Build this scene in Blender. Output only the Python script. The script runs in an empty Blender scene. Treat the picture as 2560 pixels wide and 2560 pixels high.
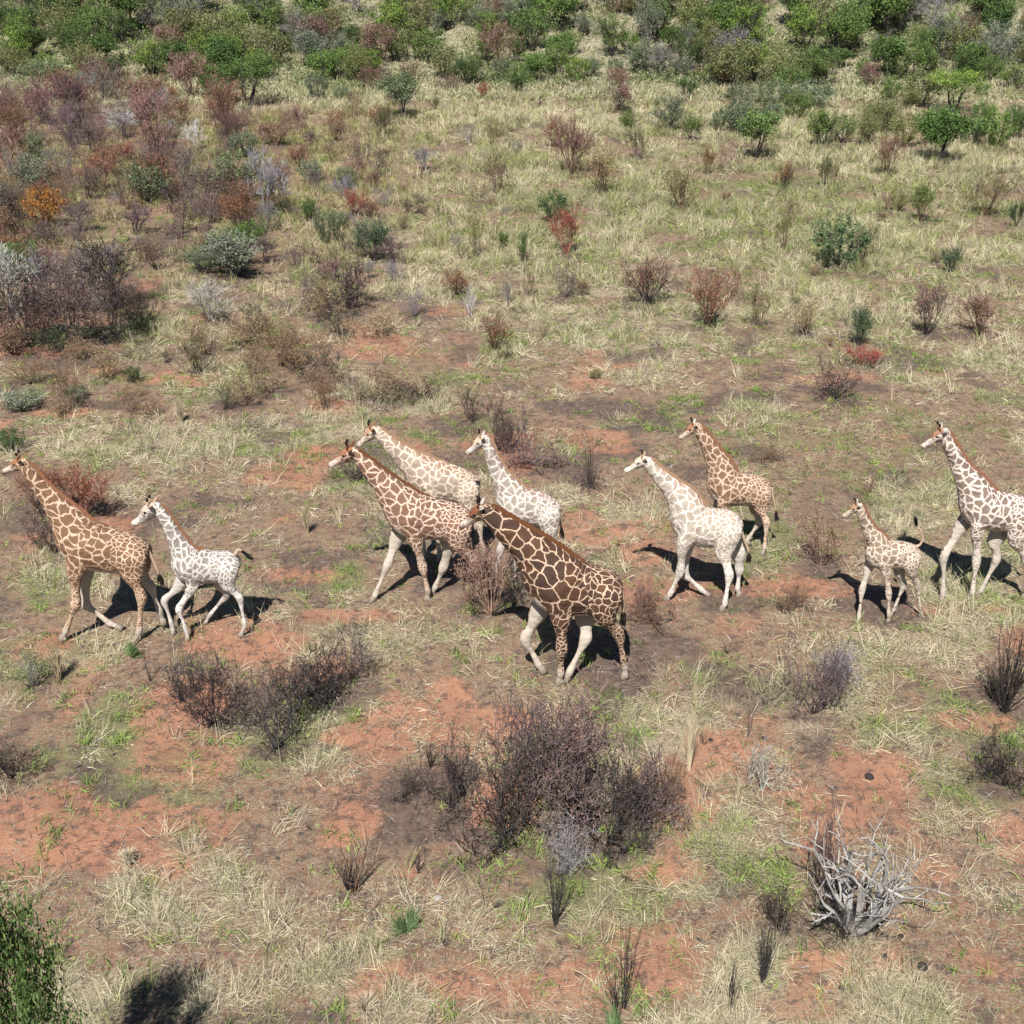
import bpy, bmesh, math, random
import numpy as np
from mathutils import Vector, Matrix
R = math.radians
SC = bpy.context.scene
COL = SC.collection

# ---------------------------------------------------------------- camera, sky, sun, exposure
CAM_H, PITCH, FOV = 13.0, R(26), R(45)
cam_d = bpy.data.cameras.new('camera'); cam = bpy.data.objects.new('camera', cam_d); COL.objects.link(cam)
cam.location = (0, 0, CAM_H); cam.rotation_euler = (R(90) - PITCH, 0, 0)
cam_d.sensor_fit = 'AUTO'; cam_d.angle = FOV; cam_d.clip_end = 3000; cam_d.clip_start = 0.1
SC.camera = cam
SUN_EL, SUN_AZ = R(53), R(12.5)             # light travels towards +Y and a little +X
world = bpy.data.worlds.new('World'); SC.world = world; world.use_nodes = True
wn = world.node_tree.nodes; wl = world.node_tree.links
sky = wn.new('ShaderNodeTexSky'); sky.sky_type = 'NISHITA'; sky.sun_disc = False
sky.sun_elevation = SUN_EL; sky.sun_rotation = math.pi + SUN_AZ
sky.altitude = 1200; sky.air_density = 1.0; sky.dust_density = 0.2
bg = wn['Background']; bg.inputs['Strength'].default_value = 0.05
wl.new(sky.outputs[0], bg.inputs['Color'])
sun_d = bpy.data.lights.new('sun', 'SUN'); sun = bpy.data.objects.new('sun', sun_d); COL.objects.link(sun)
sun_d.energy = 5.0; sun_d.angle = R(0.5); sun_d.color = (1.0, 0.975, 0.94)
ldir = Vector((math.sin(SUN_AZ) * math.cos(SUN_EL), math.cos(SUN_AZ) * math.cos(SUN_EL), -math.sin(SUN_EL)))
sun.rotation_euler = ldir.to_track_quat('-Z', 'Y').to_euler()
sun.location = (-5, -10, 40)
SC.render.engine = 'CYCLES'; SC.cycles.diffuse_bounces = 1; SC.cycles.max_bounces = 6
SC.view_settings.view_transform = 'Standard'; SC.view_settings.look = 'None'
SC.view_settings.exposure = 0.72; SC.view_settings.gamma = 1.0; SC.view_settings.use_curve_mapping = False

# ---------------------------------------------------------------- measuring the place from photo pixels
F = 1280 / math.tan(FOV / 2)
cp, sp_ = math.cos(PITCH), math.sin(PITCH)
def ray(px, py):
    a = (px - 1280) / F; b = (1280 - py) / F
    return Vector((a, cp + b * sp_, -sp_ + b * cp))
def to_plane(px, py, Y):
    d = ray(px, py); t = Y / d.y
    return Vector((d.x * t, Y, CAM_H + d.z * t))

# value noise on numpy arrays
def _hash(ix, iy, seed):
    h = (ix.astype(np.int64) * 374761393 + iy.astype(np.int64) * 668265263 + seed * 974711) & 0x7fffffff
    h = ((h ^ (h >> 13)) * 1274126177) & 0x7fffffff
    return ((h ^ (h >> 16)) & 0xffff) / 65535.0
def vnoise(x, y, s, seed):
    x = np.asarray(x, float) / s; y = np.asarray(y, float) / s
    ix = np.floor(x); iy = np.floor(y); fx = x - ix; fy = y - iy
    fx = fx * fx * (3 - 2 * fx); fy = fy * fy * (3 - 2 * fy)
    a = _hash(ix, iy, seed); b = _hash(ix + 1, iy, seed); c = _hash(ix, iy + 1, seed); d = _hash(ix + 1, iy + 1, seed)
    return (a * (1 - fx) + b * fx) * (1 - fy) + (c * (1 - fx) + d * fx) * fy
def fbm(x, y, s, seed, octv=4):
    v = 0; a = 1; t = 0
    for i in range(octv):
        v = v + a * vnoise(x, y, s / 2 ** i, seed + i * 7); t += a; a *= 0.55
    return v / t
def sstep(a, b, x):
    t = np.clip((np.asarray(x, float) - a) / (b - a), 0, 1); return t * t * (3 - 2 * t)

HILL0 = 105.0
def height(x, y):
    x = np.asarray(x, float); y = np.asarray(y, float)
    h = 0.10 * (fbm(x, y, 7, 11, 3) - 0.5) * sstep(28, 40, np.abs(y - 4))
    h = h + 0.8 * (fbm(x, y, 45, 15, 2) - 0.5) * sstep(45, 90, y)
    e = HILL0 - 4 * sstep(0, 40, x) + 6 * (vnoise(x, y * 0, 30, 5) - 0.5)
    u = np.maximum(y - e, 0)
    h = h + 0.30 * u * u / (u + 8) + (fbm(x, y, 9, 31, 4) - 0.5) * 2.4 * sstep(2, 20, u)
    far = np.maximum(np.hypot(x, y) - 330, 0)
    return h - 0.12 * far * far / (far + 60)
def hz(x, y): return float(height(np.array([x]), np.array([y]))[0])
def ground_pt(px, py):
    d = ray(px, py)
    if d.z < -1e-4:
        t = CAM_H / -d.z
    else: t = 400
    ts = np.linspace(5, 200, 3000)
    pts = [d.x * ts, d.y * ts, CAM_H + d.z * ts]
    below = np.nonzero(pts[2] < height(pts[0], pts[1]))[0]
    t = ts[below[0]] if len(below) else 200
    x, y = d.x * t, d.y * t
    return Vector((x, y, hz(x, y)))
def px_scale(p):                                  # photo pixels per metre at a point
    z = p.y * cp + (CAM_H - p.z) * sp_
    return F / z
DD = 2560 / 1932                                  # my sketch measurements were made on a 1932 px wide view

# ---------------------------------------------------------------- helpers
def tag(o, label=None, cat=None, group=None, kind=None):
    if label: o['label'] = label
    if cat: o['category'] = cat
    if group: o['group'] = group
    if kind: o['kind'] = kind
    return o
def empty(name, loc, rz=0.0):
    o = bpy.data.objects.new(name, None); COL.objects.link(o); o.location = loc; o.rotation_euler = (0, 0, rz)
    o.empty_display_size = 0.2
    return o
def mesh_obj(name, me, parent=None, mat=None):
    o = bpy.data.objects.new(name, me); COL.objects.link(o)
    if parent: o.parent = parent
    if mat and not me.materials: me.materials.append(mat)
    return o
def np_mesh(name, verts, faces_n, nside, attrs=None, smooth=False):
    """verts (N,3); faces_n (M,nside) index array"""
    me = bpy.data.meshes.new(name)
    v = np.ascontiguousarray(verts, dtype=np.float32); f = np.ascontiguousarray(faces_n, dtype=np.int32)
    me.vertices.add(len(v)); me.vertices.foreach_set('co', v.ravel())
    me.loops.add(f.size); me.loops.foreach_set('vertex_index', f.ravel())
    me.polygons.add(len(f))
    me.polygons.foreach_set('loop_start', np.arange(0, f.size, nside, dtype=np.int32))
    me.update(calc_edges=True)
    me.polygons.foreach_set('use_smooth', np.full(len(f), smooth))
    for k, a in (attrs or {}).items():
        a = np.asarray(a, dtype=np.float32)
        if a.ndim == 1:
            at = me.attributes.new(k, 'FLOAT', 'POINT'); at.data.foreach_set('value', a)
        elif a.shape[1] == 4:
            at = me.attributes.new(k, 'FLOAT_COLOR', 'POINT'); at.data.foreach_set('color', a.ravel())
        else:
            at = me.attributes.new(k, 'FLOAT_VECTOR', 'POINT'); at.data.foreach_set('vector', a.ravel())
    return me

class NT:
    """tiny node helper"""
    def __init__(s, name, rough=0.9):
        s.m = bpy.data.materials.new(name); s.m.use_nodes = True
        s.t = s.m.node_tree; s.b = s.t.nodes['Principled BSDF']
        s.b.inputs['Roughness'].default_value = rough
        if 'Specular IOR Level' in s.b.inputs: s.b.inputs['Specular IOR Level'].default_value = 0.15
    def n(s, typ, **kw):
        nd = s.t.nodes.new(typ)
        for k, v in kw.items():
            if k.startswith('i_'): nd.inputs[k[2:].replace('_', ' ')].default_value = v
            else: setattr(nd, k, v)
        return nd
    def l(s, a, b): s.t.links.new(a, b)
    def val(s, x, sock):
        if hasattr(x, 'is_linked') or hasattr(x, 'links'): s.l(x, sock)
        else: sock.default_value = x
    def attr(s, name, out='Fac'):
        nd = s.n('ShaderNodeAttribute', attribute_name=name); return nd.outputs[out]
    def math(s, op, a, b=0.0, clamp=False):
        nd = s.n('ShaderNodeMath', operation=op, use_clamp=clamp); s.val(a, nd.inputs[0]); s.val(b, nd.inputs[1]); return nd.outputs[0]
    def mix(s, f, a, b, blend='MIX'):
        nd = s.n('ShaderNodeMix', data_type='RGBA', blend_type=blend)
        s.val(f, nd.inputs['Factor']); s.val(a if not isinstance(a, tuple) else (*a, 1)[:4], nd.inputs['A'] if False else nd.inputs[6])
        s.val(b if not isinstance(b, tuple) else (*b, 1)[:4], nd.inputs[7]); return nd.outputs[2]
    def mixf(s, f, a, b):
        nd = s.n('ShaderNodeMix', data_type='FLOAT'); s.val(f, nd.inputs[0]); s.val(a, nd.inputs[2]); s.val(b, nd.inputs[3]); return nd.outputs[0]
    def step(s, x, a, b):
        nd = s.n('ShaderNodeMapRange', interpolation_type='SMOOTHSTEP'); s.val(x, nd.inputs[0])
        nd.inputs[1].default_value = a; nd.inputs[2].default_value = b; return nd.outputs[0]
    def noise(s, vec, scale, detail=3, rough=0.6, out='Fac'):
        nd = s.n('ShaderNodeTexNoise'); nd.inputs['Scale'].default_value = scale; nd.inputs['Detail'].default_value = detail
        nd.inputs['Roughness'].default_value = rough
        if vec is not None: s.l(vec, nd.inputs['Vector'])
        return nd.outputs[out]
    def color(s, c): s.val(c, s.b.inputs['Base Color'])
    def bump(s, h, strength=0.4, dist=0.05):
        nd = s.n('ShaderNodeBump'); nd.inputs['Strength'].default_value = strength; nd.inputs['Distance'].default_value = dist
        s.l(h, nd.inputs['Height']); s.l(nd.outputs[0], s.b.inputs['Normal'])

def leaf_mat(name, var=0.5, transl=0.0):
    """object colour times a per-leaf variation"""
    m = NT(name, 0.8)
    oc = m.n('ShaderNodeObjectInfo').outputs['Color']
    v = m.attr('var'); k = m.math('MULTIPLY_ADD', v, var * 2); k.node.inputs[2].default_value = 1 - var
    cr = m.n('ShaderNodeCombineColor'); [m.l(k, cr.inputs[i]) for i in range(3)]
    m.color(m.mix(1.0, oc, cr.outputs[0], 'MULTIPLY'))
    if transl > 0:
        tr = m.n('ShaderNodeBsdfTranslucent'); m.l(m.b.inputs['Base Color'].links[0].from_socket, tr.inputs[0])
        mx = m.n('ShaderNodeMixShader'); mx.inputs[0].default_value = transl
        m.l(m.b.outputs[0], mx.inputs[1]); m.l(tr.outputs[0], mx.inputs[2])
        m.l(mx.outputs[0], m.t.nodes['Material Output'].inputs['Surface'])
    return m.m
# ================================================================ GROUND
def D(x, y): return ground_pt(x * DD, y * DD)
def blobs(rows):
    out = []
    for (x, y, rx, ry, k) in rows:
        g = D(x, y); s = px_scale(g); ph = math.atan2(CAM_H - g.z, math.hypot(g.x, g.y))
        out.append((g.x, g.y, rx * DD / s, min(ry * DD / s / max(math.sin(ph), .06), 14), k))
    return out
RED = blobs([(130, 700, 90, 14, 1), (110, 775, 95, 18, 1), (120, 1560, 130, 45, 1.2), (215, 1600, 95, 38, 1.2), (710, 1392, 110, 30, 1.2), (1195, 1645, 75, 22, 1.2), (850, 1300, 55, 45, 1.1),
    (1345, 1415, 60, 35, 1), (900, 1860, 260, 70, .8), (1840, 1365, 80, 22, 1), (1650, 1470, 90, 50, .8), (1910, 1580, 60, 60, 1), (400, 1440, 150, 70, .7), (720, 640, 120, 40, .8),
    (1500, 1110, 130, 22, .9), (1840, 1150, 110, 18, .9), (560, 1085, 90, 15, .7), (650, 1165, 100, 14, .9), (1640, 1820, 170, 60, .8), (340, 1340, 90, 60, .8), (60, 1230, 70, 35, .8),
    (290, 530, 40, 18, .7), (300, 395, 60, 20, .5), (1050, 815, 90, 30, .4), (1540, 715, 60, 15, .7), (1290, 1120, 120, 40, .7), (770, 1650, 90, 60, .9), (1370, 1180, 120, 40, .6),
    (1250, 1800, 120, 80, .7), (1500, 1900, 150, 40, .6), (640, 1480, 120, 60, .5), (1560, 1620, 80, 50, .6), (140, 1330, 40, 80, .6)])
DARK = blobs([(130, 650, 190, 45, 1.0), (150, 600, 190, 60, 1), (60, 500, 140, 60, .8), (240, 560, 80, 40, .9), (620, 570, 90, 25, .8), (420, 560, 90, 25, .5), (160, 340, 220, 40, .6), (430, 270, 200, 40, .5), (490, 400, 100, 20, .8),
    (940, 1510, 240, 90, .8), (430, 1350, 120, 45, .8), (600, 1310, 110, 35, .8), (900, 870, 170, 35, .6), (600, 720, 120, 30, .6), (100, 980, 120, 40, .7), (30, 1380, 60, 80, .6), (900, 1150, 110, 40, .6),
    (1560, 1770, 130, 40, .5), (1880, 1320, 70, 40, .6), (1900, 1450, 60, 40, .7), (750, 750, 110, 22, .6), (1080, 1560, 150, 70, .8), (980, 1640, 150, 50, .6), (1330, 620, 90, 12, .6), (1850, 635, 60, 10, .8),
    (1560, 950, 120, 50, .4), (1400, 860, 100, 30, .4), (300, 1900, 60, 30, .3), (1210, 1560, 120, 50, .6), (830, 1500, 120, 50, .6), (120, 1440, 40, 50, .3)])
T = '''
757 226 88 75 tree dark greygreen|olive green tree with a forked dark trunk on pale grass, below the wooded slope
821 207 26 26 airy olivew olive|tiny olive bush on the pale grass right of the forked tree
722 257 60 46 olive dark olive|olive brown open shrub just below left of the forked tree
931 275 56 46 olive brown olive|spiky olive brown shrub on pale grass in the upper centre
1077 329 115 92 rust brown pinkred|tall reddish shrub with a narrow dark foot, upper centre right
1046 278 64 56 rust brown rust|rust leaved shrub leaning behind the tall reddish shrub
942 366 84 78 olive brown olive|wide forking olive shrub standing alone in the upper centre
1139 370 92 76 rust brown tan|orange tinged open shrub with a burnt foot, right of the tall reddish shrub
1204 303 72 46 olive dark olive|thin dark olive shrub right of the tall reddish shrub
1169 210 60 62 rust purple pinkred|pinkish red shrub on the pale grass band at the top
1183 248 42 42 airy dark green|small green bush right below the pinkish red shrub
1262 250 72 62 airy dark greygreen|grey green bush on the pale band, left one of two touching
1303 266 56 44 airy dark green|smaller green bush touching the grey green bush on the pale band
1290 401 94 84 olive brown olive|many stemmed olive shrub with brown stems over a burnt ring
1046 420 66 66 bush dark dark|round dark green bush above the bright red shrub
1069 482 96 72 rust redwood red|bright red shrub directly under the round dark green bush
1067 563 92 62 bare purple maroon|purple brown leafless shrub under the bright red shrub
896 487 98 48 olive olivew yellow|tall thin yellowish shrub in the middle left of the grassland
947 470 36 30 airy olivew deep|small green seedling bush, left of a dark leaved one
986 496 62 20 airy dark deep|narrow dark green sapling standing alone
705 494 92 82 airy dark blue|blue green bush growing beneath a rust red shrub
668 408 56 62 rust redwood red|rust red shrub above the blue green bush
782 404 46 56 thicket dark maroon|low dark maroon shrub in the upper centre left
826 411 56 28 sapling dark none|dark upright sapling right of the low dark maroon shrub
803 322 50 52 lilac lilac none|round blue grey leafless bush on green grass
958 570 64 36 bare grey greypurple|grey upright shrub above the centre
888 596 68 40 sticks pale none|cluster of pale bleached sticks near the centre
782 600 66 64 bare grey greypurple|grey purple shrub with bleached twigs near the centre
930 664 76 62 rust brown rust|small orange rust shrub just above centre
950 676 22 48 bare black none|black burnt twigs lying at the foot of the small rust shrub
655 585 112 130 thicket dark maroon|broad dark maroon thicket on the left of centre
590 585 80 70 thicket purple greypurple|grey purple shrub merging with the broad maroon thicket
1335 618 122 98 rust brown rust|tall rust brown shrub with dark grass at its foot
1225 577 96 92 rust dark rust|fan shaped rust red shrub over grass, left of the tall rust brown shrub
979 179 60 62 airy dark green|green bush at the lower rim of the slope, upper centre
849 172 36 66 thicket purple pinkred|low wide purple red shrub at the foot of the slope
912 186 32 28 rust redwood red|tiny red shrub beside the low wide purple red shrub
1088 155 52 56 bush dark bright|vivid green bush at the foot of the slope, upper centre
1019 195 26 14 sapling dark none|tiny dark sapling on the pale band at the top
1296 182 38 42 airy dark deep|dark green bush at the rim of the slope right of centre
1334 331 62 30 rust brown rust|narrow rust sapling left of a grey leafless shrub
1369 320 76 50 bare pink brown|grey pink sparse shrub between rust sapling and green tree
1427 299 90 88 tree dark green|green tree leaning right with a dark foot, upper right
1390 250 62 76 airy dark greygreen|wide grey green bush behind the leaning tree
1478 366 66 42 rust dark rust|small V shaped rust shrub in the upper right grass
1557 352 66 28 airy dark olive|narrow olive green sapling with a leafy top, upper right
1571 353 56 24 olive brown olive|thin olive stem pair touching the narrow olive sapling
1492 432 66 42 olive brown none|leafless brown stems standing below the V shaped rust shrub
1555 282 80 88 airy dark green|broad green bush at the border of pale grass, upper right
1590 270 60 50 bush dark olive|olive bush joined to the right of the broad green one
1636 275 66 62 airy olivew olive|olive yellow bush on the edge of pale grass
1664 232 44 60 airy dark greygreen|grey green bush behind the olive yellow one
1675 334 86 56 rust brown pinkred|pink orange shrub on pale grass at the upper right
1773 310 102 112 tree dark deep|dark green tree with a short trunk, upper right
1840 278 62 56 airy dark blue|blue green bush right behind the short trunked tree
1801 213 80 104 flat dark bright|vivid green umbrella tree against the slope at the right
1738 419 78 62 airy brown green|green spiky bush over a charred foot, right side
1861 408 92 78 olive brown olive|olive green open shrub near the right edge
1580 505 106 112 bush dark blue|large blue green bush with a shaded foot, right side
1630 490 70 60 olive brown olive|olive twigs leaning from the large blue green bush
1793 515 56 42 airy dark blue|small blue green bush in grass, right side
1432 620 92 58 olive brown olive|faded olive shrub right of the tall rust brown shrub
1513 632 76 60 olive brown tan|thin tan twigged shrub on the right of centre
1621 655 86 54 airy dark blue|upright blue green bush standing over crimson leaves
1622 692 44 84 rust redwood crimson|crimson leaved low shrub beneath the upright blue green bush
1578 757 108 90 bare dark pinkred|dark twiggy shrub with a fan of bare stems below the crimson shrub
1752 633 116 78 rust purple pinkred|plum pink shrub with twiggy dark foot, right side
1851 636 92 84 rust brown pinkred|pale plum open shrub over a black ring, right edge
1918 430 54 34 airy dark dark|dark green bush cut by the right edge
1713 210 46 56 airy olivew olive|olive bush on the pale band behind the umbrella tree
1527 207 56 82 bush dark greygreen|grey green broad bush at the foot of the slope, right
1914 264 62 44 airy dark deep|deep green bush cut by the right edge near the top
1671 398 36 26 bare brown pinkred|tiny brown shrub in the upper right grass
332 155 78 72 tree dark deep|dark green tree on the pale clearing, upper left
466 200 92 132 flat dark deep|wide dark acacia on the clearing, upper left
390 185 48 32 tree dark deep|slim small tree just left of the wide acacia
411 222 40 50 rust redwood red|deep red shrub below the wide acacia
320 200 46 52 rust pink rust|pale rust shrub below the dark tree on the clearing
85 190 76 82 flat dark greygreen|grey green spiny tree in the far left thicket
150 195 64 76 lilac lilac none|lilac grey leafless tree right of the spiny grey green one
145 262 84 92 lilac purple none|dark purple leafless tree with bleached stems, upper left
235 262 62 72 lilac ashen none|ash grey leafless tree in the upper left
370 284 62 52 lilac pale none|white stemmed leafless tree in the upper left
522 275 54 82 rust brown pinkred|russet wide shrub left of the pale centre grass
633 267 48 52 rust brown tan|tan brown shrub left of the pale centre grass
240 305 42 60 rust pink red|pink red shrub over a dark green spiky plant
260 357 44 62 airy black dark|dark green spiky plant below the pink red shrub
321 402 68 44 lilac dark none|small black stemmed tree left of the big lilac tree
500 408 134 112 lilac lilac none|big lilac grey leafless tree with maroon foot, left
85 430 84 80 bush brown orange|orange leaved bush in the dark thicket at the left
90 462 60 90 thicket purple maroon|maroon twiggy shrub under the orange bush
212 590 165 130 lilac black none|charcoal grey thorn tree in the left thicket
440 525 96 150 airy grey greygreen|large loose grey green bush left of the maroon thicket
380 515 60 80 airy grey greygreen|smaller grey green bush against the large loose one
470 470 60 70 bush dark deep|deep green bush rising behind the large loose grey one
585 417 48 56 airy dark deep|deep green bush right of the big lilac tree
400 612 98 116 lilac ashen none|white limbed leafless tree below the grey green bush
30 530 84 92 airy dark green|green bush at the left edge above the dark thicket
50 660 190 150 thicket dark maroon|dark maroon shrub at the left edge in deep thicket
130 655 200 150 thicket purple maroon|maroon grey shrub in the middle of the left thicket
210 640 175 130 thicket dark maroon|dark shrub at the right end of the left thicket
270 615 90 80 thicket black maroon|blackish shrub at the thicket's right tip
90 600 90 120 bare purple greypurple|grey twiggy shrub inside the left thicket
170 590 90 120 bare grey greypurple|ash twigged shrub behind the left thicket
30 600 150 120 lilac ashen none|ash grey leafless tree behind the left thicket
90 600 140 120 lilac grey none|grey bleached tree rising out of the middle of the left thicket
20 665 60 100 bare black dark|low blackish green shrub at the foot of the thicket, left edge
110 668 60 110 bare black dark|low blackish green shrub at the foot of the thicket, middle
195 655 55 100 bare black dark|low blackish green shrub at the foot of the thicket, right part
262 628 44 70 bare black dark|small blackish green shrub at the right foot of the thicket
10 430 90 80 lilac purple none|dark purple leafless tree at the left edge
150 440 70 70 lilac purple none|purple leafless shrub right of the orange bush
560 705 112 104 bare brown brown|tall brown twiggy shrub left above the giraffes
612 728 96 92 bare dark brown|dark brown shrub beside the tall brown twiggy one
505 745 84 84 bare brown olive|brown and olive shrub left above the herd
385 672 80 74 bare brown olive|brown green shrub below the white limbed tree
460 660 70 90 thicket brown tan|tan twigged shrub in the left centre
720 750 66 120 thicket brown tan|low tan brown shrub above the cream giraffe
790 755 54 92 bare dark brown|low dark twigs right above the cream giraffe
250 722 36 34 bush black dark|small dark spiky plant on the red soil at the left
40 772 44 84 bush pale greygreen|pale grey green low bush at the left edge
145 757 34 42 bush grey greygreen|small grey green bush on red soil at the left
20 850 50 62 bush black dark|dark green bush at the left edge above the russet giraffe's head
935 856 124 84 thicket dark maroon|purple leafless thicket behind the silvery giraffe's head
968 860 120 66 wiry purple greypurple|taller bare shrub right in the purple thicket
892 800 82 42 wiry dark none|dark burnt shrub left behind the purple thicket
1010 882 62 130 thicket purple pinkred|low purple red twigs right of the purple thicket
1113 924 132 46 sapling dark none|forked black burnt sapling between the silvery and ivory giraffes
1108 924 60 50 wiry dark maroon|maroon twigs around the forked black sapling
75 975 120 120 rust brown rust|rust red bush behind the russet giraffe's neck
150 990 130 120 rust redwood rust|rust red bush behind the russet giraffe's shoulder
100 1050 110 110 wiry black brown|dark twigs below the rust red bush
672 912 72 70 wiry dark maroon|dark maroon twigs under the chestnut giraffe's chin
925 1165 160 120 rust pink pinkred|pink dry shrub below the dark bull's jaw
905 1100 90 80 wiry pink pinkred|pink twigs between chestnut giraffe and dark bull
968 1140 130 70 wiry dark maroon|dark twigs against the dark bull's chest
400 1378 170 120 wiry black none|black burnt shrub below the pale grey calf
520 1424 190 130 wiry dark brown|brown burnt shrub below centre left with a tall stem
612 1340 150 150 wiry black greypurple|large charcoal twiggy shrub left of centre
580 1330 120 100 wiry dark none|charcoal shrub touching the large charcoal one
660 1290 110 90 wiry purple greypurple|grey purple twigs right of the large charcoal shrub
283 1290 110 30 sapling dark none|lone dark sapling near the russet giraffe's hooves
960 1600 250 190 wiry dark maroon|dark maroon shrub at the left of the big foreground clump
1085 1575 300 210 wiry purple pinkred|purple pink tall shrub at the heart of the foreground clump
1210 1570 200 150 wiry purple pinkred|pink purple shrub at the right of the foreground clump
1040 1480 200 190 wiry purple pinkred|pinkish crown at the top of the foreground clump
1250 1540 130 80 wiry brown brown|brown twigs at the right rim of the foreground clump
850 1535 160 110 wiry dark maroon|thin dark shrub left of the foreground clump
1150 1610 210 140 wiry dark maroon|dark bare stems low at the right front of the foreground clump
1000 1530 260 150 wiry purple maroon|tall thin stems in the left middle of the foreground clump
1090 1470 200 170 wiry pink pinkred|pinkish thin twigs reaching up below the dark bull's hooves
340 1330 130 90 wiry dark none|dark bare twigs at the left end of the row below the calf
760 1512 80 60 wiry dark maroon|small dark shrub at the far left of the foreground clump
812 1455 74 36 sticks black none|small black charred stump shrub on red soil
1072 1660 140 90 wiry grey none|grey stems hanging below the foreground clump
1062 1640 100 60 wiry ashen none|bleached twigs below the foreground clump
1047 1755 160 62 sticks dark none|dark upright sapling on red soil below the foreground clump
1178 1910 210 50 sapling black none|tall black burnt sapling at the bottom centre
1162 1932 130 60 sapling black none|short black burnt sapling at the bottom centre edge
668 1690 140 90 sapling brown none|brown forked sapling at the lower left centre
655 1685 90 60 sticks dark none|dark stems at the foot of the brown forked sapling
790 1650 70 40 sapling dark none|small dark twig plant right of the brown forked sapling
1540 1355 160 132 wiry purple pinkred|purplish brown dense shrub below the small tan calf
1580 1300 110 90 wiry lilac pinkred|lilac twigged shrub behind the purplish brown dense one
1440 1500 120 90 wiry ashen straw|pale grey straw coloured shrub right of the foreground clump
1412 1395 120 30 sapling purple maroon|thin purple sapling above the pale grey straw shrub
1235 1185 90 100 wiry brown brown|brown shrub behind the dark bull's hind legs
1215 1150 70 60 thicket brown pinkred|faint pinkish twigs right of the dark bull's rump
1490 1160 80 90 wiry brown brown|brown twigs on the ground right of the ivory giraffe
1900 1352 210 110 sticks black none|black charred upright shrub at the right edge
1880 1330 120 90 sticks dark none|dark charred sticks left in front of the right edge shrub
1900 1495 130 110 wiry black maroon|black twiggy shrub at the right edge, lower one
1470 1765 120 80 wiry black none|black burnt twigs left of the bleached dead shrub
1560 1700 200 66 wiry purple pinkred|pink stemmed sapling behind the bleached dead shrub
1440 1860 150 60 sticks dark none|dark upright burnt shrub at the lower right
1378 1905 110 54 sapling black none|leaning black sapling left of the dark upright burnt shrub
1550 1072 120 84 olive brown tan|thin leafless shrub in front of the small tan calf
1640 935 70 60 sapling brown none|thin brown stems above the small tan calf
1445 870 50 70 wiry brown tan|low faded twigs left above the tan calf
765 1762 62 72 tuft fresh none|bright green cushion plant on red soil, lower centre
1160 1962 70 60 tuft fresh none|green cushion plant at the bottom edge
250 1240 40 50 tuft fresh none|green cushion plant by the russet giraffe's hind hoof
690 1925 60 110 tussock straw none|arching straw tussock at the bottom left
240 1640 46 90 tussock straw none|arching straw tussock on red soil, lower left
1300 1460 120 60 tussock straw none|tall upright straw tussock right of the foreground clump
580 1010 60 50 tussock straw none|upright straw tussock left of the striding chestnut giraffe
340 800 50 50 tussock straw none|small straw tussock above the pale calf
60 1300 90 90 olive grey olive|sparse grey green shrub at the left edge
15 1480 80 110 wiry black olive|dark mound of twigs at the left edge
110 1290 80 80 tussock straw none|straw tussock right of the sparse shrub at the left edge
1480 470 60 40 sapling brown none|thin brown sapling in the right centre grass
1385 560 60 50 bare brown rust|rust twigs behind the tall rust brown shrub
1000 560 50 40 bare brown maroon|small maroon twigs left of the purple brown leafless shrub
860 560 60 60 rust brown rust|faded rust twigs in the centre left grass
720 640 60 80 thicket brown tan|faint tan twigs on the brown soil, centre left
'''
rows = []
for line in T.strip().splitlines():
    a, lab = line.split('|'); f = a.split()
    rows.append((float(f[0]), float(f[1]), float(f[2]), float(f[3]), f[4], f[5], None if f[6] == 'none' else f[6], lab))
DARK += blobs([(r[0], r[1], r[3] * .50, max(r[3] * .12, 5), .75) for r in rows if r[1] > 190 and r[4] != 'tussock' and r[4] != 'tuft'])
GREEN = blobs([(1500, 400, 400, 90, .7), (1300, 600, 400, 90, .5), (1650, 850, 260, 130, .5), (300, 1480, 150, 60, .9), (60, 1250, 100, 80, .6), (1800, 1480, 110, 50, .7), (1450, 850, 200, 60, .5),
    (80, 1130, 90, 60, .7), (1880, 1850, 80, 70, .4), (940, 1180, 120, 60, .3), (1680, 1190, 100, 40, .3), (600, 1880, 60, 50, .3), (1000, 470, 220, 80, .5), (950, 710, 220, 60, .4), (90, 790, 100, 20, .7)])
STRAW = blobs([(1100, 230, 700, 25, 1), (1750, 300, 400, 30, .9), (600, 160, 180, 20, 1), (330, 130, 90, 12, 1), (1150, 620, 250, 60, .7), (1850, 680, 120, 40, .9), (1650, 460, 160, 50, .6), (360, 545, 60, 30, .8),
    (1300, 1400, 60, 90, .9), (170, 1250, 110, 50, .8), (600, 1400, 90, 60, .6), (270, 640, 70, 30, .9), (700, 1210, 150, 40, .7), (680, 1850, 120, 80, .7), (350, 1700, 240, 120, .6), (1540, 1330, 120, 60, .6),
    (1750, 1230, 150, 60, .7), (1330, 1620, 100, 80, .7), (700, 1340, 100, 40, .5), (520, 850, 200, 70, .5), (450, 1150, 150, 60, .4), (1500, 580, 200, 60, .5)])
def field(B, x, y, seed):
    x = np.asarray(x, float); y = np.asarray(y, float); out = np.zeros(x.shape)
    w = (fbm(x, y, 2.0, seed, 5) - 0.5) * 2.2
    for (cx, cy, rx, ry, k) in B:
        d = np.hypot((x - cx) / rx, (y - cy) / ry) + w
        out = np.maximum(out, k * (1 - sstep(0.55, 1.15, d)))
    return out
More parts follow.
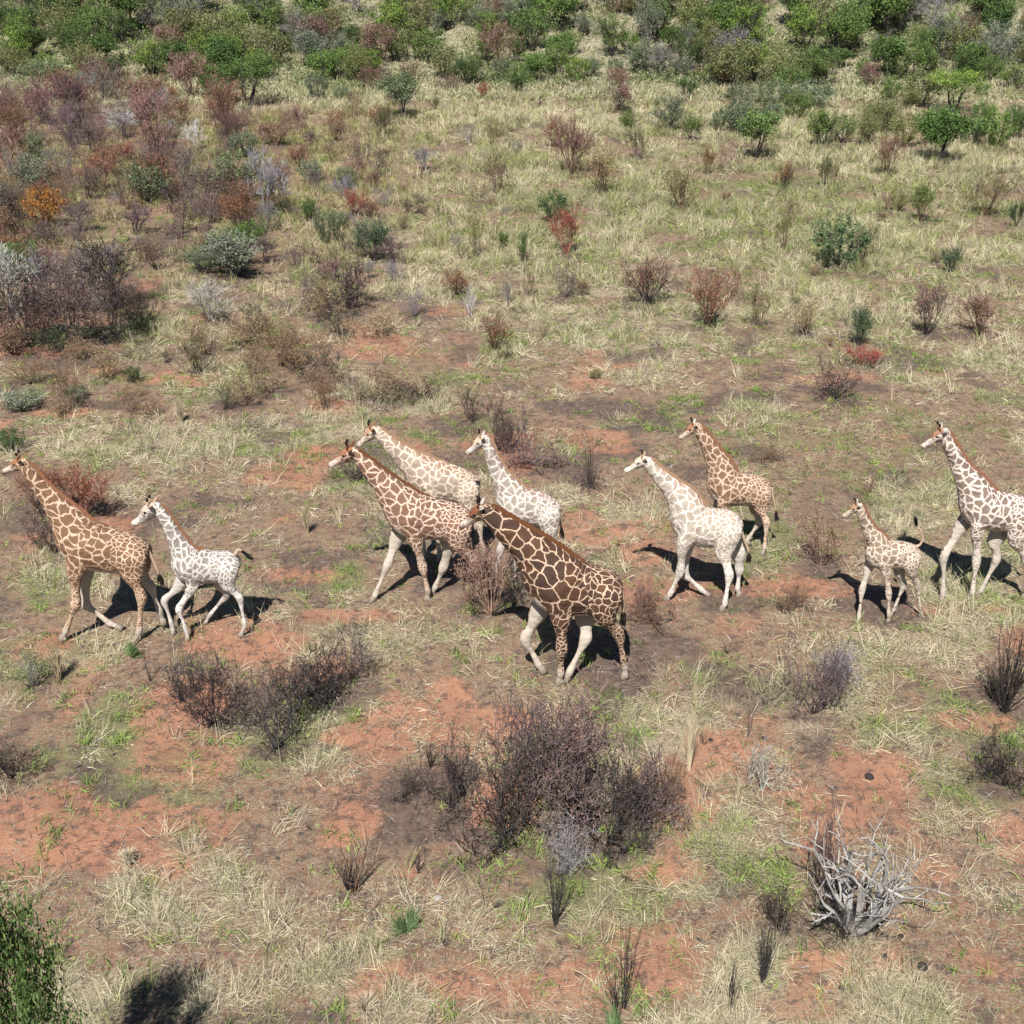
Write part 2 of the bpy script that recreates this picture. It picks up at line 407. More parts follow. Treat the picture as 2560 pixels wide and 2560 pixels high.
def f_red(x, y):
    n = fbm(x, y, 2.6, 101, 4); near = 1 - sstep(30, 52, y)
    left = 1 - sstep(-2, 6, np.asarray(x) / (0.02 * np.asarray(y) + 1))
    return np.clip(np.maximum(field(RED, x, y, 51), sstep(.60, .74, n) * (0.8 * near + 0.3 * left * (1 - sstep(60, 80, y)))), 0, 1.2)
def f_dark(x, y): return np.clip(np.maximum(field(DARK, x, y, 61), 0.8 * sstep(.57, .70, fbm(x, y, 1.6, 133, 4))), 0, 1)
def f_green(x, y): return np.clip(np.maximum(field(GREEN, x, y, 71), 0.8 * sstep(.55, .7, fbm(x, y, 1.8, 144, 4))), 0, 1)
def f_straw(x, y): return np.clip(np.maximum(field(STRAW, x, y, 81), 0.8 * sstep(.50, .68, fbm(x, y, 2.4, 155, 4))), 0, 1)

def axis(a, b, fine0, fine1, step, grow=1.12):
    pts = list(np.arange(fine0, fine1 + 1e-6, step)); s = step; p = fine1
    while p < b: s *= grow; p += s; pts.append(min(p, b))
    s = step; p = fine0
    while p > a: s *= grow; p -= s; pts.insert(0, max(p, a))
    return np.array(pts)
gx = axis(-420, 420, -16, 16, 0.22); gy = axis(-60, 100, 9, 44, 0.22, 1.035)
gy2 = np.concatenate([np.arange(100, 150, 0.6), axis(150, 520, 150, 151, 1, 1.08)])
def sheet(name, xs, ys):
    X, Yv = np.meshgrid(xs, ys); X = X.ravel(); Yv = Yv.ravel(); Z = height(X, Yv)
    # small clods
    Z = Z + 0.05 * (fbm(X, Yv, 0.9, 201, 3) - 0.5)
    nx, ny = len(xs), len(ys); i = np.arange(nx * ny).reshape(ny, nx)
    f = np.stack([i[:-1, :-1], i[:-1, 1:], i[1:, 1:], i[1:, :-1]], -1).reshape(-1, 4)
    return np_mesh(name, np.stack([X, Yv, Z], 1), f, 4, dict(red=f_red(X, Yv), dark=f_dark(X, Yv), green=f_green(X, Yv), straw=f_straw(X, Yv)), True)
def ground_mat():
    m = NT('soil_and_litter', 0.95); tc = m.n('ShaderNodeTexCoord').outputs['Object']
    n1 = m.noise(tc, 0.9, 6, .65); n2 = m.noise(tc, 6, 5, .7); n3 = m.noise(tc, 28, 4, .7)
    st = m.n('ShaderNodeMapping'); m.l(tc, st.inputs[0]); st.inputs['Rotation'].default_value = (0, 0, .2); st.inputs['Scale'].default_value = (2.0, 14, 1); n4 = m.noise(st.outputs[0], 3.0, 4, .7)
    soil = m.mix(m.step(n2, .3, .7), (0.16, 0.085, 0.055), (0.28, 0.147, 0.091))
    red = m.mix(m.step(n1, .3, .7), (0.37, 0.18, 0.108), (0.26, 0.125, 0.078))
    litter = m.mix(m.step(n3, .35, .65), (0.10, 0.08, 0.055), (0.30, 0.245, 0.17))
    grass = m.mix(m.step(n3, .3, .7), (0.085, 0.095, 0.04), (0.21, 0.205, 0.10))
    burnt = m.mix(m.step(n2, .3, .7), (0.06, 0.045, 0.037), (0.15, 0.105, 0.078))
    pale = m.mix(m.step(n3, .3, .7), (0.20, 0.165, 0.10), (0.40, 0.345, 0.23))
    nn_ = m.math('ADD', m.math('MULTIPLY', n2, .5), m.math('MULTIPLY', n3, .5))
    def cut(name, k, lo, hi): return m.step(m.math('ADD', m.attr(name), m.math('MULTIPLY', m.math('SUBTRACT', nn_, .5), k)), lo, hi)
    c = m.mix(m.step(m.math('ADD', n4, m.math('MULTIPLY', m.math('SUBTRACT', n2, .5), .5)), .42, .58), soil, litter)
    c = m.mix(m.math('MULTIPLY', cut('green', 2.4, .30, .8), .8), c, grass)
    c = m.mix(m.math('MULTIPLY', cut('straw', 2.4, .35, .9), .8), c, pale)
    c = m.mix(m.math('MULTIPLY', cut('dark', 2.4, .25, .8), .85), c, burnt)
    c = m.mix(m.math('MULTIPLY', cut('red', 3.0, .30, .85), .88), c, red)
    # charcoal dust, dry leaf crumbs: fine mottling with its own shape
    n5 = m.noise(tc, 3.3, 7, .78); c = m.mix(m.math('MULTIPLY', m.step(n5, .50, .60), .72), c, (0.07, 0.052, 0.045))
    n6 = m.noise(tc, 11, 5, .75); c = m.mix(m.math('MULTIPLY', m.step(n6, .58, .68), .6), c, (0.42, 0.35, 0.25))
    # dark specks of dung, stones and charcoal
    v = m.n('ShaderNodeTexVoronoi', feature='F1'); v.inputs['Scale'].default_value = 2.3; m.l(tc, v.inputs['Vector'])
    sp = m.math('MULTIPLY', m.math('LESS_THAN', m.math('ADD', v.outputs['Distance'], m.math('MULTIPLY', m.math('SUBTRACT', n3, .5), .2)), .13), m.step(n1, .5, .56))
    c = m.mix(m.math('MULTIPLY', sp, .8), c, (0.05, 0.04, 0.04))
    m.color(c)
    h = m.math('ADD', m.math('MULTIPLY', n3, .5), m.math('ADD', n2, m.math('MULTIPLY', n4, .5)))
    m.bump(h, 0.6, 0.05)
    return m.m
def hill_mat():
    m = NT('stony_hillside', 0.95); tc = m.n('ShaderNodeTexCoord').outputs['Object']
    n1 = m.noise(tc, 0.25, 5, .65); n2 = m.noise(tc, 1.6, 6, .75); n3 = m.noise(tc, 9, 4, .7)
    a = m.mix(m.step(n2, .35, .65), (0.26, 0.235, 0.14), (0.40, 0.36, 0.25)); g = m.mix(m.step(n3, .3, .7), (0.10, 0.115, 0.045), (0.20, 0.21, 0.09))
    c = m.mix(m.step(n1, .45, .6), a, g); c = m.mix(m.step(n2, .58, .66), c, (0.07, 0.062, 0.05)); c = m.mix(m.step(n3, .66, .70), c, (0.48, 0.45, 0.41))
    m.color(c); m.bump(m.math('ADD', n2, m.math('MULTIPLY', n3, .4)), .9, .4); return m.m
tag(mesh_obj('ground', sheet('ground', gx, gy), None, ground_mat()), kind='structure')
tag(mesh_obj('hillside', sheet('hillside', gx, gy2), None, hill_mat()), kind='structure')
# ================================================================ GIRAFFES
def catmull(P, n):
    """P: list of equal-length tuples; returns n samples per span, smooth"""
    P = np.array(P, float); out = []
    Q = np.vstack([2 * P[0] - P[1], P, 2 * P[-1] - P[-2]])
    for i in range(1, len(Q) - 2):
        for k in range(n):
            t = k / n
            out.append(0.5 * ((2 * Q[i]) + (-Q[i - 1] + Q[i + 1]) * t + (2 * Q[i - 1] - 5 * Q[i] + 4 * Q[i + 1] - Q[i + 2]) * t * t
                              + (-Q[i - 1] + 3 * Q[i] - 3 * Q[i + 1] + Q[i + 2]) * t ** 3))
    out.append(P[-1])
    return np.array(out)
def loft(bm, st, nseg=16, up=None):
    """st rows: x,y,z, r_in (in the XZ plane across the axis), r_lat; closed with end fans"""
    rings = []
    n = len(st)
    C = st[:, :3]
    for i in range(n):
        t = C[min(i + 1, n - 1)] - C[max(i - 1, 0)]
        t = Vector(t).normalized()
        lat = Vector((0, 1, 0)); lat = (lat - t * lat.dot(t)).normalized(); nn = t.cross(lat).normalized()
        if nn.z < 0: nn = -nn
        ring = []
        for k in range(nseg):
            a = 2 * math.pi * k / nseg
            ring.append(bm.verts.new(Vector(C[i]) + nn * (math.cos(a) * st[i, 3]) + lat * (math.sin(a) * st[i, 4])))
        rings.append(ring)
    for i in range(n - 1):
        # keep ring orientation consistent when nn flips
        A, B = rings[i], rings[i + 1]
        if (A[0].co - B[0].co).length > (A[0].co - B[nseg // 2].co).length: B = rings[i + 1] = B[nseg // 2:] + B[:nseg // 2]
        d1 = (A[nseg // 4].co - B[nseg // 4].co).length; d2 = (A[nseg // 4].co - B[-nseg // 4].co).length
        if d2 < d1 * 0.8: B = rings[i + 1] = [B[0]] + B[:0:-1]
        for k in range(nseg):
            bm.faces.new((A[k], A[(k + 1) % nseg], B[(k + 1) % nseg], B[k]))
    for R_, s in ((rings[0], 1), (rings[-1], -1)):
        c = bm.verts.new(sum((v.co for v in R_), Vector()) / nseg)
        for k in range(nseg): bm.faces.new((R_[(k + 1) % nseg], R_[k], c) if s > 0 else (R_[k], R_[(k + 1) % nseg], c))

def coat_mat(name, patch, patch2, line, belly, cell=5.6, width=0.085, seed=0.0, face=(0.25, 0.11, 0.04), soft=0.04, dors=(0.13, 0.06, 0.03), dirt=.22):
    m = NT(name, 0.75)
    rest = m.attr('rest', 'Vector'); hide = m.attr('hide', 'Vector')
    off = m.n('ShaderNodeVectorMath', operation='ADD'); m.l(hide, off.inputs[0]); off.inputs[1].default_value = (seed, seed * 1.7, 0)
    warp = m.n('ShaderNodeTexNoise'); warp.inputs['Scale'].default_value = 5; warp.inputs['Detail'].default_value = 2; m.l(off.outputs[0], warp.inputs['Vector'])
    wv = m.n('ShaderNodeVectorMath', operation='MULTIPLY_ADD'); m.l(warp.outputs['Color'], wv.inputs[0]); wv.inputs[1].default_value = (0.15,) * 3
    m.l(off.outputs[0], wv.inputs[2])
    def cells(scale, wdt):
        e = m.n('ShaderNodeTexVoronoi', feature='DISTANCE_TO_EDGE', voronoi_dimensions='2D'); e.inputs['Scale'].default_value = scale; e.inputs['Randomness'].default_value = 1.0
        m.l(wv.outputs[0], e.inputs['Vector'])
        f = m.n('ShaderNodeTexVoronoi', feature='F1', voronoi_dimensions='2D'); f.inputs['Scale'].default_value = scale; f.inputs['Randomness'].default_value = 1.0
        m.l(wv.outputs[0], f.inputs['Vector'])
        w = m.math('SUBTRACT', e.outputs['Distance'], m.math('MULTIPLY', m.noise(rest, 13, 3), wdt * 0.9))
        return m.step(w, wdt * 0.35 - soft * .5, wdt * 0.35 + soft), f.outputs['Color'], e.outputs['Distance']
    a, ac, ad = cells(cell, width); b, bc, bd = cells(cell * 1.9, width * 1.25); t3, _a, _b = cells(cell * 3.3, width * 2.6)
    small = m.math('GREATER_THAN', m.math('ADD', m.attr('small'), m.math('MULTIPLY', m.noise(rest, 3.2, 1), 0.9)), 0.92)
    mask = m.mixf(m.step(m.attr('knee'), .4, .6), m.mixf(small, a, b), t3); cc = m.mix(small, ac, bc)
    sep = m.n('ShaderNodeSeparateColor'); m.l(cc, sep.inputs[0])
    pc = m.mix(m.math('MULTIPLY', sep.outputs[0], 0.9), patch, patch2)
    pc = m.mix(m.math('MULTIPLY', m.step(ad, 0.15, 0.42), 0.35), pc, tuple(c * 0.6 for c in patch))
    pc = m.mix(m.math('MULTIPLY', m.step(m.attr('dorsal'), .25, .95), .8), pc, dors)
    fine = m.noise(rest, 60, 2)
    pc = m.mix(m.math('MULTIPLY', fine, 0.08), pc, line)
    col = m.mix(mask, line, pc)
    white = m.step(m.math('ADD', m.attr('white'), m.math('MULTIPLY', m.math('SUBTRACT', m.noise(rest, 7), 0.5), 0.5)), 0.42, 0.62)
    bl = m.mix(m.noise(rest, 5), belly, tuple(c * 0.75 for c in belly))
    col = m.mix(white, col, bl)
    fc = m.step(m.attr('face'), 0.4, 0.6); col = m.mix(fc, col, face)
    dk = m.step(m.attr('dark'), 0.35, 0.65); col = m.mix(dk, col, (0.03, 0.025, 0.025))
    col = m.mix(m.math('MULTIPLY', m.noise(rest, 2.2, 4), dirt), col, tuple(x * .6 for x in line))
    m.color(col)
    m.b.inputs['Sheen Weight'].default_value = 0.0
    m.bump(m.math('ADD', m.math('MULTIPLY', m.noise(rest, 5.5, 2, .5), 2.2), m.math('MULTIPLY', m.noise(rest, 45, 3), .35)), 0.55, 0.05)
    return m.m
def flat_mat(name, c, rough=0.8, c2=None, sc=20):
    m = NT(name, rough); tc = m.n('ShaderNodeTexCoord').outputs['Object']
    m.color(m.mix(m.noise(tc, sc), c, c2 or tuple(x * 0.55 for x in c))); return m.m
HOOF = flat_mat('hoof_horn', (0.30, 0.24, 0.19), 0.5)
EYE = flat_mat('eye_dark', (0.008, 0.006, 0.006), 0.15)
DARKHAIR = flat_mat('black_hair', (0.02, 0.016, 0.014), 0.8)

def taper_tube(name, pts, parent, mat, nseg=8):
    """pts: list of (x,y,z,r) - own frame rings"""
    bm = bmesh.new(); prev = None
    P = np.array(pts, float)
    for i in range(len(P)):
        t = Vector(P[min(i + 1, len(P) - 1), :3] - P[max(i - 1, 0), :3]).normalized()
        a = t.orthogonal().normalized() if prev is None else (pa - t * pa.dot(t)).normalized()
        pa = a; b = t.cross(a)
        ring = [bm.verts.new(Vector(P[i, :3]) + (a * math.cos(2 * math.pi * k / nseg) + b * math.sin(2 * math.pi * k / nseg)) * P[i, 3]) for k in range(nseg)]
        if prev: [bm.faces.new((prev[k], prev[(k + 1) % nseg], ring[(k + 1) % nseg], ring[k])) for k in range(nseg)]
        else: bm.faces.new(ring[::-1])
        prev = ring
    bm.faces.new(prev)
    me = bpy.data.meshes.new(name); bmesh.ops.recalc_face_normals(bm, faces=bm.faces); bm.to_mesh(me); bm.free()
    for p in me.polygons: p.use_smooth = True
    return mesh_obj(name, me, parent, mat)

def make_giraffe(ox, oy, sc, nose, poll, horn, neck, trunk, legs, tail, coat, mane_mat, face_mat, label,
                 horns_brown=True, depth_fix=0.0, ear_col=None):
    """all traced points are view pixels of a crop: photo px = ox + x/sc, oy + y/sc"""
    def P(q): return (ox + q[0] / sc, oy + q[1] / sc)
    # distance of the animal's own plane from its standing hooves
    ys = []
    for (side, fore, up, pts) in legs:
        if up: continue
        px, py = P(pts[-1]); g = ground_pt(px, py); ys.append(g.y - side * 0.20)
    Y0 = sum(ys) / len(ys) + depth_fix
    def W(q, dy=0.0): return to_plane(*P(q), Y0 + dy)
    def RW(q, tq, r):                      # pixel radius to metres across a direction tq
        d = Vector((-tq[1], tq[0])).normalized()
        a = W((q[0] + d.x * r, q[1] + d.y * r)); b = W((q[0] - d.x * r, q[1] - d.y * r)); return (a - b).length / 2
    seq = [(*poll, None)] + list(neck) + list(trunk)
    st = []
    for i, (x, y, r) in enumerate(seq):
        a = seq[max(i - 1, 0)]; b = seq[min(i + 1, len(seq) - 1)]
        t = (b[0] - a[0], b[1] - a[1])
        if i == len(seq) - 1 or (i >= len(neck) + 2): t = (1, 0.05)
        if r is None: r = neck[0][2] * 0.85
        w = W((x, y)); rm = RW((x, y), t, r)
        st.append([w.x, Y0, w.z, rm, 0])
    nn = len(neck)
    S = st[nn + 2][3] / 0.44
    for i, s in enumerate(st):
        k = 0.92 if i <= 1 else (0.80 if i < nn - 1 else (0.66 if i <= nn else 0.70))
        s[4] = s[3] * k
    e = st[-1]; st.append([e[0] + e[3] * 0.42, Y0, e[2] - 0.05 * S, e[3] * 0.78, e[3] * 0.62]); st.append([e[0] + e[3] * 0.68, Y0, e[2] - 0.12 * S, e[3] * 0.40, e[3] * 0.30])
    ctrl = np.array(st)
    body = catmull(st, 5)
    bm = bmesh.new(); loft(bm, body, 20)
    # head
    pn, pp = W(nose), W(poll); d = pn - pp; L = d.length; d.normalize()
    up = Vector((-d.z, 0, d.x));  up = up if up.z > 0 else -up
    if up.z < 0.15 and up.x > 0: pass
    head = []
    for (t, o, rn, rl) in ((-0.16, -.05, .08, .07), (-0.08, -.03, .15, .12), (0.06, 0.0, .20, .155), (0.2, 0.02, .225, .17), (0.34, 0.01, .215, .165), (0.48, -.015, .17, .12),
                           (0.64, -.03, .125, .09), (0.8, -.035, .115, .09), (0.92, -.03, .115, .095), (1.0, -.03, .08, .075), (1.03, -.03, .03, .03)):
        c = pp + d * (t * L) + up * (o * L); head.append([c.x, c.y, c.z, rn * L, rl * L])
    head = catmull(head, 3); loft(bm, head, 16)
    # jaw cheek
    hx = [pp + d * (t * L) - up * (o * L) for t, o in ((0.12, .10), (0.3, .13), (0.5, .12), (0.8, .10), (0.93, .085))]
    loft(bm, catmull([[c.x, c.y, c.z, r * L, r * L * .75] for c, r in zip(hx, (.10, .12, .085, .055, .035))], 3), 12)
    # legs
    legsegs = []; feet = []
    shoulder = ctrl[nn + 1]; rump = ctrl[-3]
    for (side, fore, upf, pts) in legs:
        off = side * 0.19 * S
        w = [W(p, off) for p in pts]
        if not upf:
            g = ground_pt(*P(pts[-1])); dy = max(-0.28, min(0.28, g.y - (Y0 + off)))
            gx = to_plane(*P(pts[-1]), Y0 + off + dy); w[-1] = Vector((gx.x, Y0 + off + dy, 0.03 * S))
            w[-2] = W(pts[-2], off + dy * 0.85); w[-2].z = max(w[-2].z, 0.16 * S)
            if len(w) > 3: w[-3] = W(pts[-3], off + dy * 0.5)
        else:
            w[-1].z = max(w[-1].z, 0.04)
        if fore:
            top = Vector((shoulder[0] + 0.02 * S, Y0 + side * 0.20 * S, shoulder[2] + 0.02 * S))
            rad = [(.27, .125), (.165, .115), (.100, .088), (.064, .058), (.058, .055)]
        else:
            top = Vector((rump[0] + 0.06 * S, Y0 + side * 0.19 * S, rump[2] + 0.03 * S))
            rad = [(.29, .14), (.20, .13), (.102, .072), (.064, .058), (.058, .055)]
        js = [top] + w                       # top, elbow/stifle, knee/hock, fetlock, hoof
        rows = [[top.x, top.y - side * .07 * S, top.z + .20 * S, .15 * S, .05 * S]]
        for j, (a, r) in enumerate(zip(js, rad)):
            rows.append([a.x, a.y, a.z, r[0] * S, r[1] * S])
            if j == 1:
                b = js[2]; q = a.lerp(b, 0.55); rr = (.082, .074) if fore else (.095, .078); rows.append([q.x, q.y, q.z, rr[0] * S, rr[1] * S])
            if j == 2:
                b = js[3]; q = a.lerp(b, 0.45); rows.append([q.x, q.y, q.z, .043 * S, .040 * S])
            if j == 3:
                b = js[4]; q = a.lerp(b, 0.5); rows.append([q.x, q.y, q.z, .045 * S, .042 * S])
        rows = catmull(rows, 4)
        loft(bm, rows, 12)
        legsegs.append((side, fore, upf, js, rows)); feet.append((js[-1], (js[-1] - js[-2]).normalized(), upf))
    # tail stem
    if tail:
        tp = [W(p) for p in tail[:-1]]
        if len(tp) > 0:
            rows = [[p.x, p.y, p.z, r * S] for p, r in zip(tp, [.06] + list(np.linspace(.036, .020, len(tp) - 1)))]
            tail_rows = catmull(rows, 4)
    me0 = bpy.data.meshes.new('raw'); bmesh.ops.recalc_face_normals(bm, faces=bm.faces); bm.to_mesh(me0); bm.free()
    ob = bpy.data.objects.new('body', me0); COL.objects.link(ob)
    md = ob.modifiers.new('r', 'REMESH'); md.mode = 'VOXEL'; md.voxel_size = max(0.0165 * S, 0.012); md.use_smooth_shade = True
    sm = ob.modifiers.new('s', 'SMOOTH'); sm.factor = 0.5; sm.iterations = 5
    dg = bpy.context.evaluated_depsgraph_get(); me = bpy.data.meshes.new_from_object(ob.evaluated_get(dg)); 
    ob.modifiers.clear(); ob.data = me; me.name = 'giraffe_body'; bpy.data.meshes.remove(me0)
    # vertex marks
    n = len(me.vertices); co = np.empty(n * 3, np.float32); me.vertices.foreach_get('co', co); co = co.reshape(-1, 3).astype(float)
    nor = np.empty(n * 3, np.float32); me.vertices.foreach_get('normal', nor) ; nor = nor.reshape(-1, 3)
    knee = np.zeros(n); small = np.zeros(n); white = np.zeros(n); face = np.zeros(n); dark = np.zeros(n)
    def polyd(A, rows):                      # distance/radius ratio and parameter to a polyline of rows
        best = np.full(len(A), 1e9); par = np.zeros(len(A))
        for i in range(len(rows) - 1):
            a = rows[i, :3]; b = rows[i + 1, :3]; ab = b - a; L2 = max(ab @ ab, 1e-9)
            t = np.clip(((A - a) @ ab) / L2, 0, 1); c = a + t[:, None] * ab
            r = rows[i, 3] * (1 - t) + rows[i + 1, 3] * t
            dd = np.linalg.norm(A - c, axis=1) / np.maximum(r, .03)
            k = dd < best; best[k] = dd[k]; par[k] = (i + t[k]) / (len(rows) - 1)
        return best, par
    db, pb = polyd(co, body); dh, ph = polyd(co, head)
    nb = len(st) - 1
    # rump: smaller patches; belly white
    pr = pb * nb
    small = np.maximum(small, sstep(nb - 3.6, nb - 2.2, pr) * 0.75)
    small = np.maximum(small, (1 - sstep(0.3, 1.6, pr)) * 0.6)
    cz = np.interp(pr, np.arange(len(ctrl)), ctrl[:, 2]); rz_ = np.interp(pr, np.arange(len(ctrl)), ctrl[:, 3])
    belly = (pr > nn + 0.9) * sstep(0.45, 0.95, -nor[:, 2]) * sstep(0.62, 0.95, (cz - co[:, 2]) / rz_)
    anyleg = np.zeros(n, bool)
    for (side, fore, upf, js, rows) in legsegs:
        dl, pl = polyd(co, rows)
        isl = (dl < np.minimum(db, dh) * 0.98)
        anyleg |= (dl < db * 1.15) & (pl > .02) & (np.abs(nor[:, 1]) > .25)
        k = pl                                             # 0 top .. 1 hoof
        tt = (sstep(0.10, 0.34, k) if fore else np.maximum(sstep(0.05, 0.3, k), .78)) * isl
        small = np.maximum(small, tt * 1.0); knee = np.maximum(knee, isl * sstep(.28, .42, k))
        white = np.maximum(white, isl * sstep(0.44, 0.92, k) * .8)
        inner = sstep(0.15, 0.6, -nor[:, 1] * side) * sstep(0.16, 0.3, k) * isl * ((co[:, 1] - Y0) * side < 0.30 * S)
        white = np.maximum(white, inner * 1.2)
    white = np.maximum(white, belly * 1.1)
    ish = dh < db * 1.05
    rel = co - np.array(pp); al = (rel @ np.array(d)) / L; pu = (rel @ np.array(up)) / L
    white = np.where(ish, .34 + .22 * sstep(.35, .6, al) - .1 * sstep(.8, .95, al), white)
    face = np.where(ish, sstep(-0.01, 0.10, pu - 0.055) * sstep(-0.15, 0.0, al) * (1 - sstep(0.72, 0.95, al) * 0.8) + sstep(0.78, 0.98, al) * 0.46, 0)
    eye_c = pp + d * (0.34 * L) + up * (0.07 * L)
    de = np.hypot((al - 0.34) * 0.8, (pu - 0.06) * 1.7) + (np.abs(rel[:, 1]) / L < 0.09) * 1.0
    dark = np.where(ish, 1 - sstep(0.03, 0.085, de), 0)
    dark = np.where(ish & (al > .93), np.maximum(dark, 0.42), dark)
    rest = (co - np.array([shoulder[0], Y0, shoulder[2]])) / S ** 0.8
    for k, a in (('knee', knee), ('small', small), ('white', white), ('face', face), ('dark', dark)):
        at = me.attributes.new(k, 'FLOAT', 'POINT'); at.data.foreach_set('value', a.astype(np.float32))
    at = me.attributes.new('rest', 'FLOAT_VECTOR', 'POINT'); at.data.foreach_set('vector', rest.astype(np.float32).ravel())
    # hide coordinates: length along the axis, way round it
    A = body[:, :3]; segL = np.linalg.norm(np.diff(A, axis=0), axis=1); cum = np.concatenate([[0], np.cumsum(segL)])
    bi = np.clip(pb * (len(body) - 1), 0, len(body) - 1 - 1e-6); b0 = bi.astype(int); bt = bi - b0
    cc_ = A[b0] * (1 - bt[:, None]) + A[b0 + 1] * bt[:, None]; s_len = cum[b0] * (1 - bt) + cum[b0 + 1] * bt
    tan = np.gradient(A, axis=0); tan /= np.linalg.norm(tan, axis=1, keepdims=True); tv = tan[b0] * (1 - bt[:, None]) + tan[b0 + 1] * bt[:, None]
    nv = np.stack([-tv[:, 2], tv[:, 1] * 0, tv[:, 0]], 1); nv /= np.linalg.norm(nv, axis=1, keepdims=True)
    vv = co - cc_; aa = (vv * nv).sum(1); bb = np.abs(vv[:, 1]); Rr = body[b0, 3] * (1 - bt) + body[b0 + 1, 3] * bt
    th = np.arctan2(aa, bb * Rr / np.maximum(body[b0, 4], .02)); k_ = sstep(1.05, 1.5, db); tc_ = Rr * th * (1 - k_) + aa * k_
    xs_ = s_len + (vv * tv).sum(1)
    white = np.maximum(white, (pr > nn + .8) * (pr < nb - 1.6) * sstep(.62, 1.0, -th) * (db < 1.3) * (~anyleg) * 1.1); me.attributes['white'].data.foreach_set('value', white.astype(np.float32))
    dorsal = np.clip(th / 1.57, 0, 1) * (db < 1.35) * (~ish); dorsal = dorsal.astype(np.float32)
    at = me.attributes.new('dorsal', 'FLOAT', 'POINT'); at.data.foreach_set('value', dorsal)
    hide = np.stack([xs_ / S ** .8 + 9 * (vv[:, 1] > 0), tc_ / S ** .8, np.zeros(n)], 1)
    at = me.attributes.new('hide', 'FLOAT_VECTOR', 'POINT'); at.data.foreach_set('vector', hide.astype(np.float32).ravel())
    me.polygons.foreach_set('use_smooth', np.ones(len(me.polygons), bool))
    # root at the ground below the trunk; move mesh into the root's frame
    root = empty('giraffe', (ctrl[nn + 2][0], Y0, 0)); tag(root, label, 'giraffe', 'giraffes walking in a herd')
    T = Matrix.Translation(-Vector(root.location))
    def adopt(o):
        o.data.transform(T); o.parent = root; return o
    me.materials.append(coat); adopt(ob)
    # mane
    bm = bmesh.new(); rng = random.Random(int(abs(ox + oy) * 7 + nose[0]))
    prev = None; K = 5 * (nn + 1) + 3
    for i in range(2, K * 4):
        f = i / 4; i0 = int(f); a = body[i0] * (1 - (f - i0)) + body[i0 + 1] * (f - i0)
        t = Vector(body[i0 + 1][:3] - body[max(i0 - 1, 0)][:3]).normalized(); nrm = Vector((-t.z, 0, t.x)); nrm = nrm if nrm.z > 0 else -nrm
        fade = min(1, (K * 4 - i) / 24, i / 8)
        hgt = (0.055 + rng.uniform(-.014, .014)) * S * fade; c = Vector(a[:3])
        base = c + nrm * (a[3] * 0.93); topv = c + nrm * (a[3] + hgt)
        wd = 0.020 * S
        ring = [bm.verts.new(base + Vector((0, wd, 0))), bm.verts.new(topv + Vector((0, wd * .45, 0))), bm.verts.new(topv - Vector((0, wd * .45, 0))), bm.verts.new(base - Vector((0, wd, 0)))]
        if prev: [bm.faces.new((prev[k], prev[(k + 1) % 4], ring[(k + 1) % 4], ring[k])) for k in range(4)]
        else: bm.faces.new(ring)
        prev = ring
    bm.faces.new(prev[::-1]); mm = bpy.data.meshes.new('mane'); bmesh.ops.recalc_face_normals(bm, faces=bm.faces); bm.to_mesh(mm); bm.free()
    adopt(mesh_obj('mane', mm, None, mane_mat))
    # ears, ossicones, eyes
    back = -d
    for s in (-1, 1):
        b = pp + d * (0.10 * L) + up * (0.10 * L) + Vector((0, s * 0.13 * L, 0))
        dr = (Vector((0, s * 1.0, 0)) + back * 0.75 + up * 0.25).normalized(); el = 0.36 * L
        e_ = taper_tube('ear', [(*(b + dr * (k * el)), r * L) for k, r in ((0, .035), (.25, .07), (.5, .08), (.78, .055), (1, .01))], None, face_mat if ear_col is None else ear_col, 10)
        # flatten the ear across its width
        fl = back.cross(dr).normalized()
        for v in e_.data.vertices:
            q = v.co - b; v.co = b + q - fl * (q.dot(fl) * 0.55)
        adopt(e_)
        hv = W(horn) - (pp + d * (0.16 * L) + up * (0.16 * L)); hdir = (hv.normalized() * 0.8 + up * 0.2 + Vector((0, s * 0.18, 0))).normalized()
        hl = max(0.15 * L, min(hv.length + 0.05 * L, 0.34 * L)); b = pp + d * (0.13 * L) + up * (0.14 * L) + Vector((0, s * 0.075 * L, 0))
        o1 = adopt(taper_tube('ossicone', [(*(b + hdir * (k * hl)), r * L) for k, r in ((0, .05), (.3, .036), (.75, .034))], None, face_mat))
        o2 = adopt(taper_tube('ossicone_tip', [(*(b + hdir * (k * hl)), r * L) for k, r in ((.68, .036), (.85, .05), (.98, .045), (1.04, .018))], None, DARKHAIR)); o2.parent = o1
        ec = pp + d * (0.33 * L) + up * (0.085 * L) + Vector((0, s * 0.155 * L, 0))
        bme = bmesh.new(); bmesh.ops.create_uvsphere(bme, u_segments=10, v_segments=8, radius=0.030 * L, matrix=Matrix.Translation(ec)); m3 = bpy.data.meshes.new('eye'); bme.to_mesh(m3); bme.free()
        adopt(mesh_obj('eye', m3, None, EYE))
    # hooves
    for (p, dr, upf) in feet:
        if not upf: dr = Vector((dr.x * 0.3, 0, -1)).normalized()
        a = p - dr * 0.10 * S; fwd = Vector((-0.035 * S, 0, 0)) if not upf else Vector()
        b = p + dr * 0.03 * S
        if not upf: b.z = -0.015
        adopt(taper_tube('hoof', [(*a, .050 * S), (*(a.lerp(b, .5) + fwd * .5), .060 * S), (*(b + fwd), .072 * S)], None, HOOF, 10))
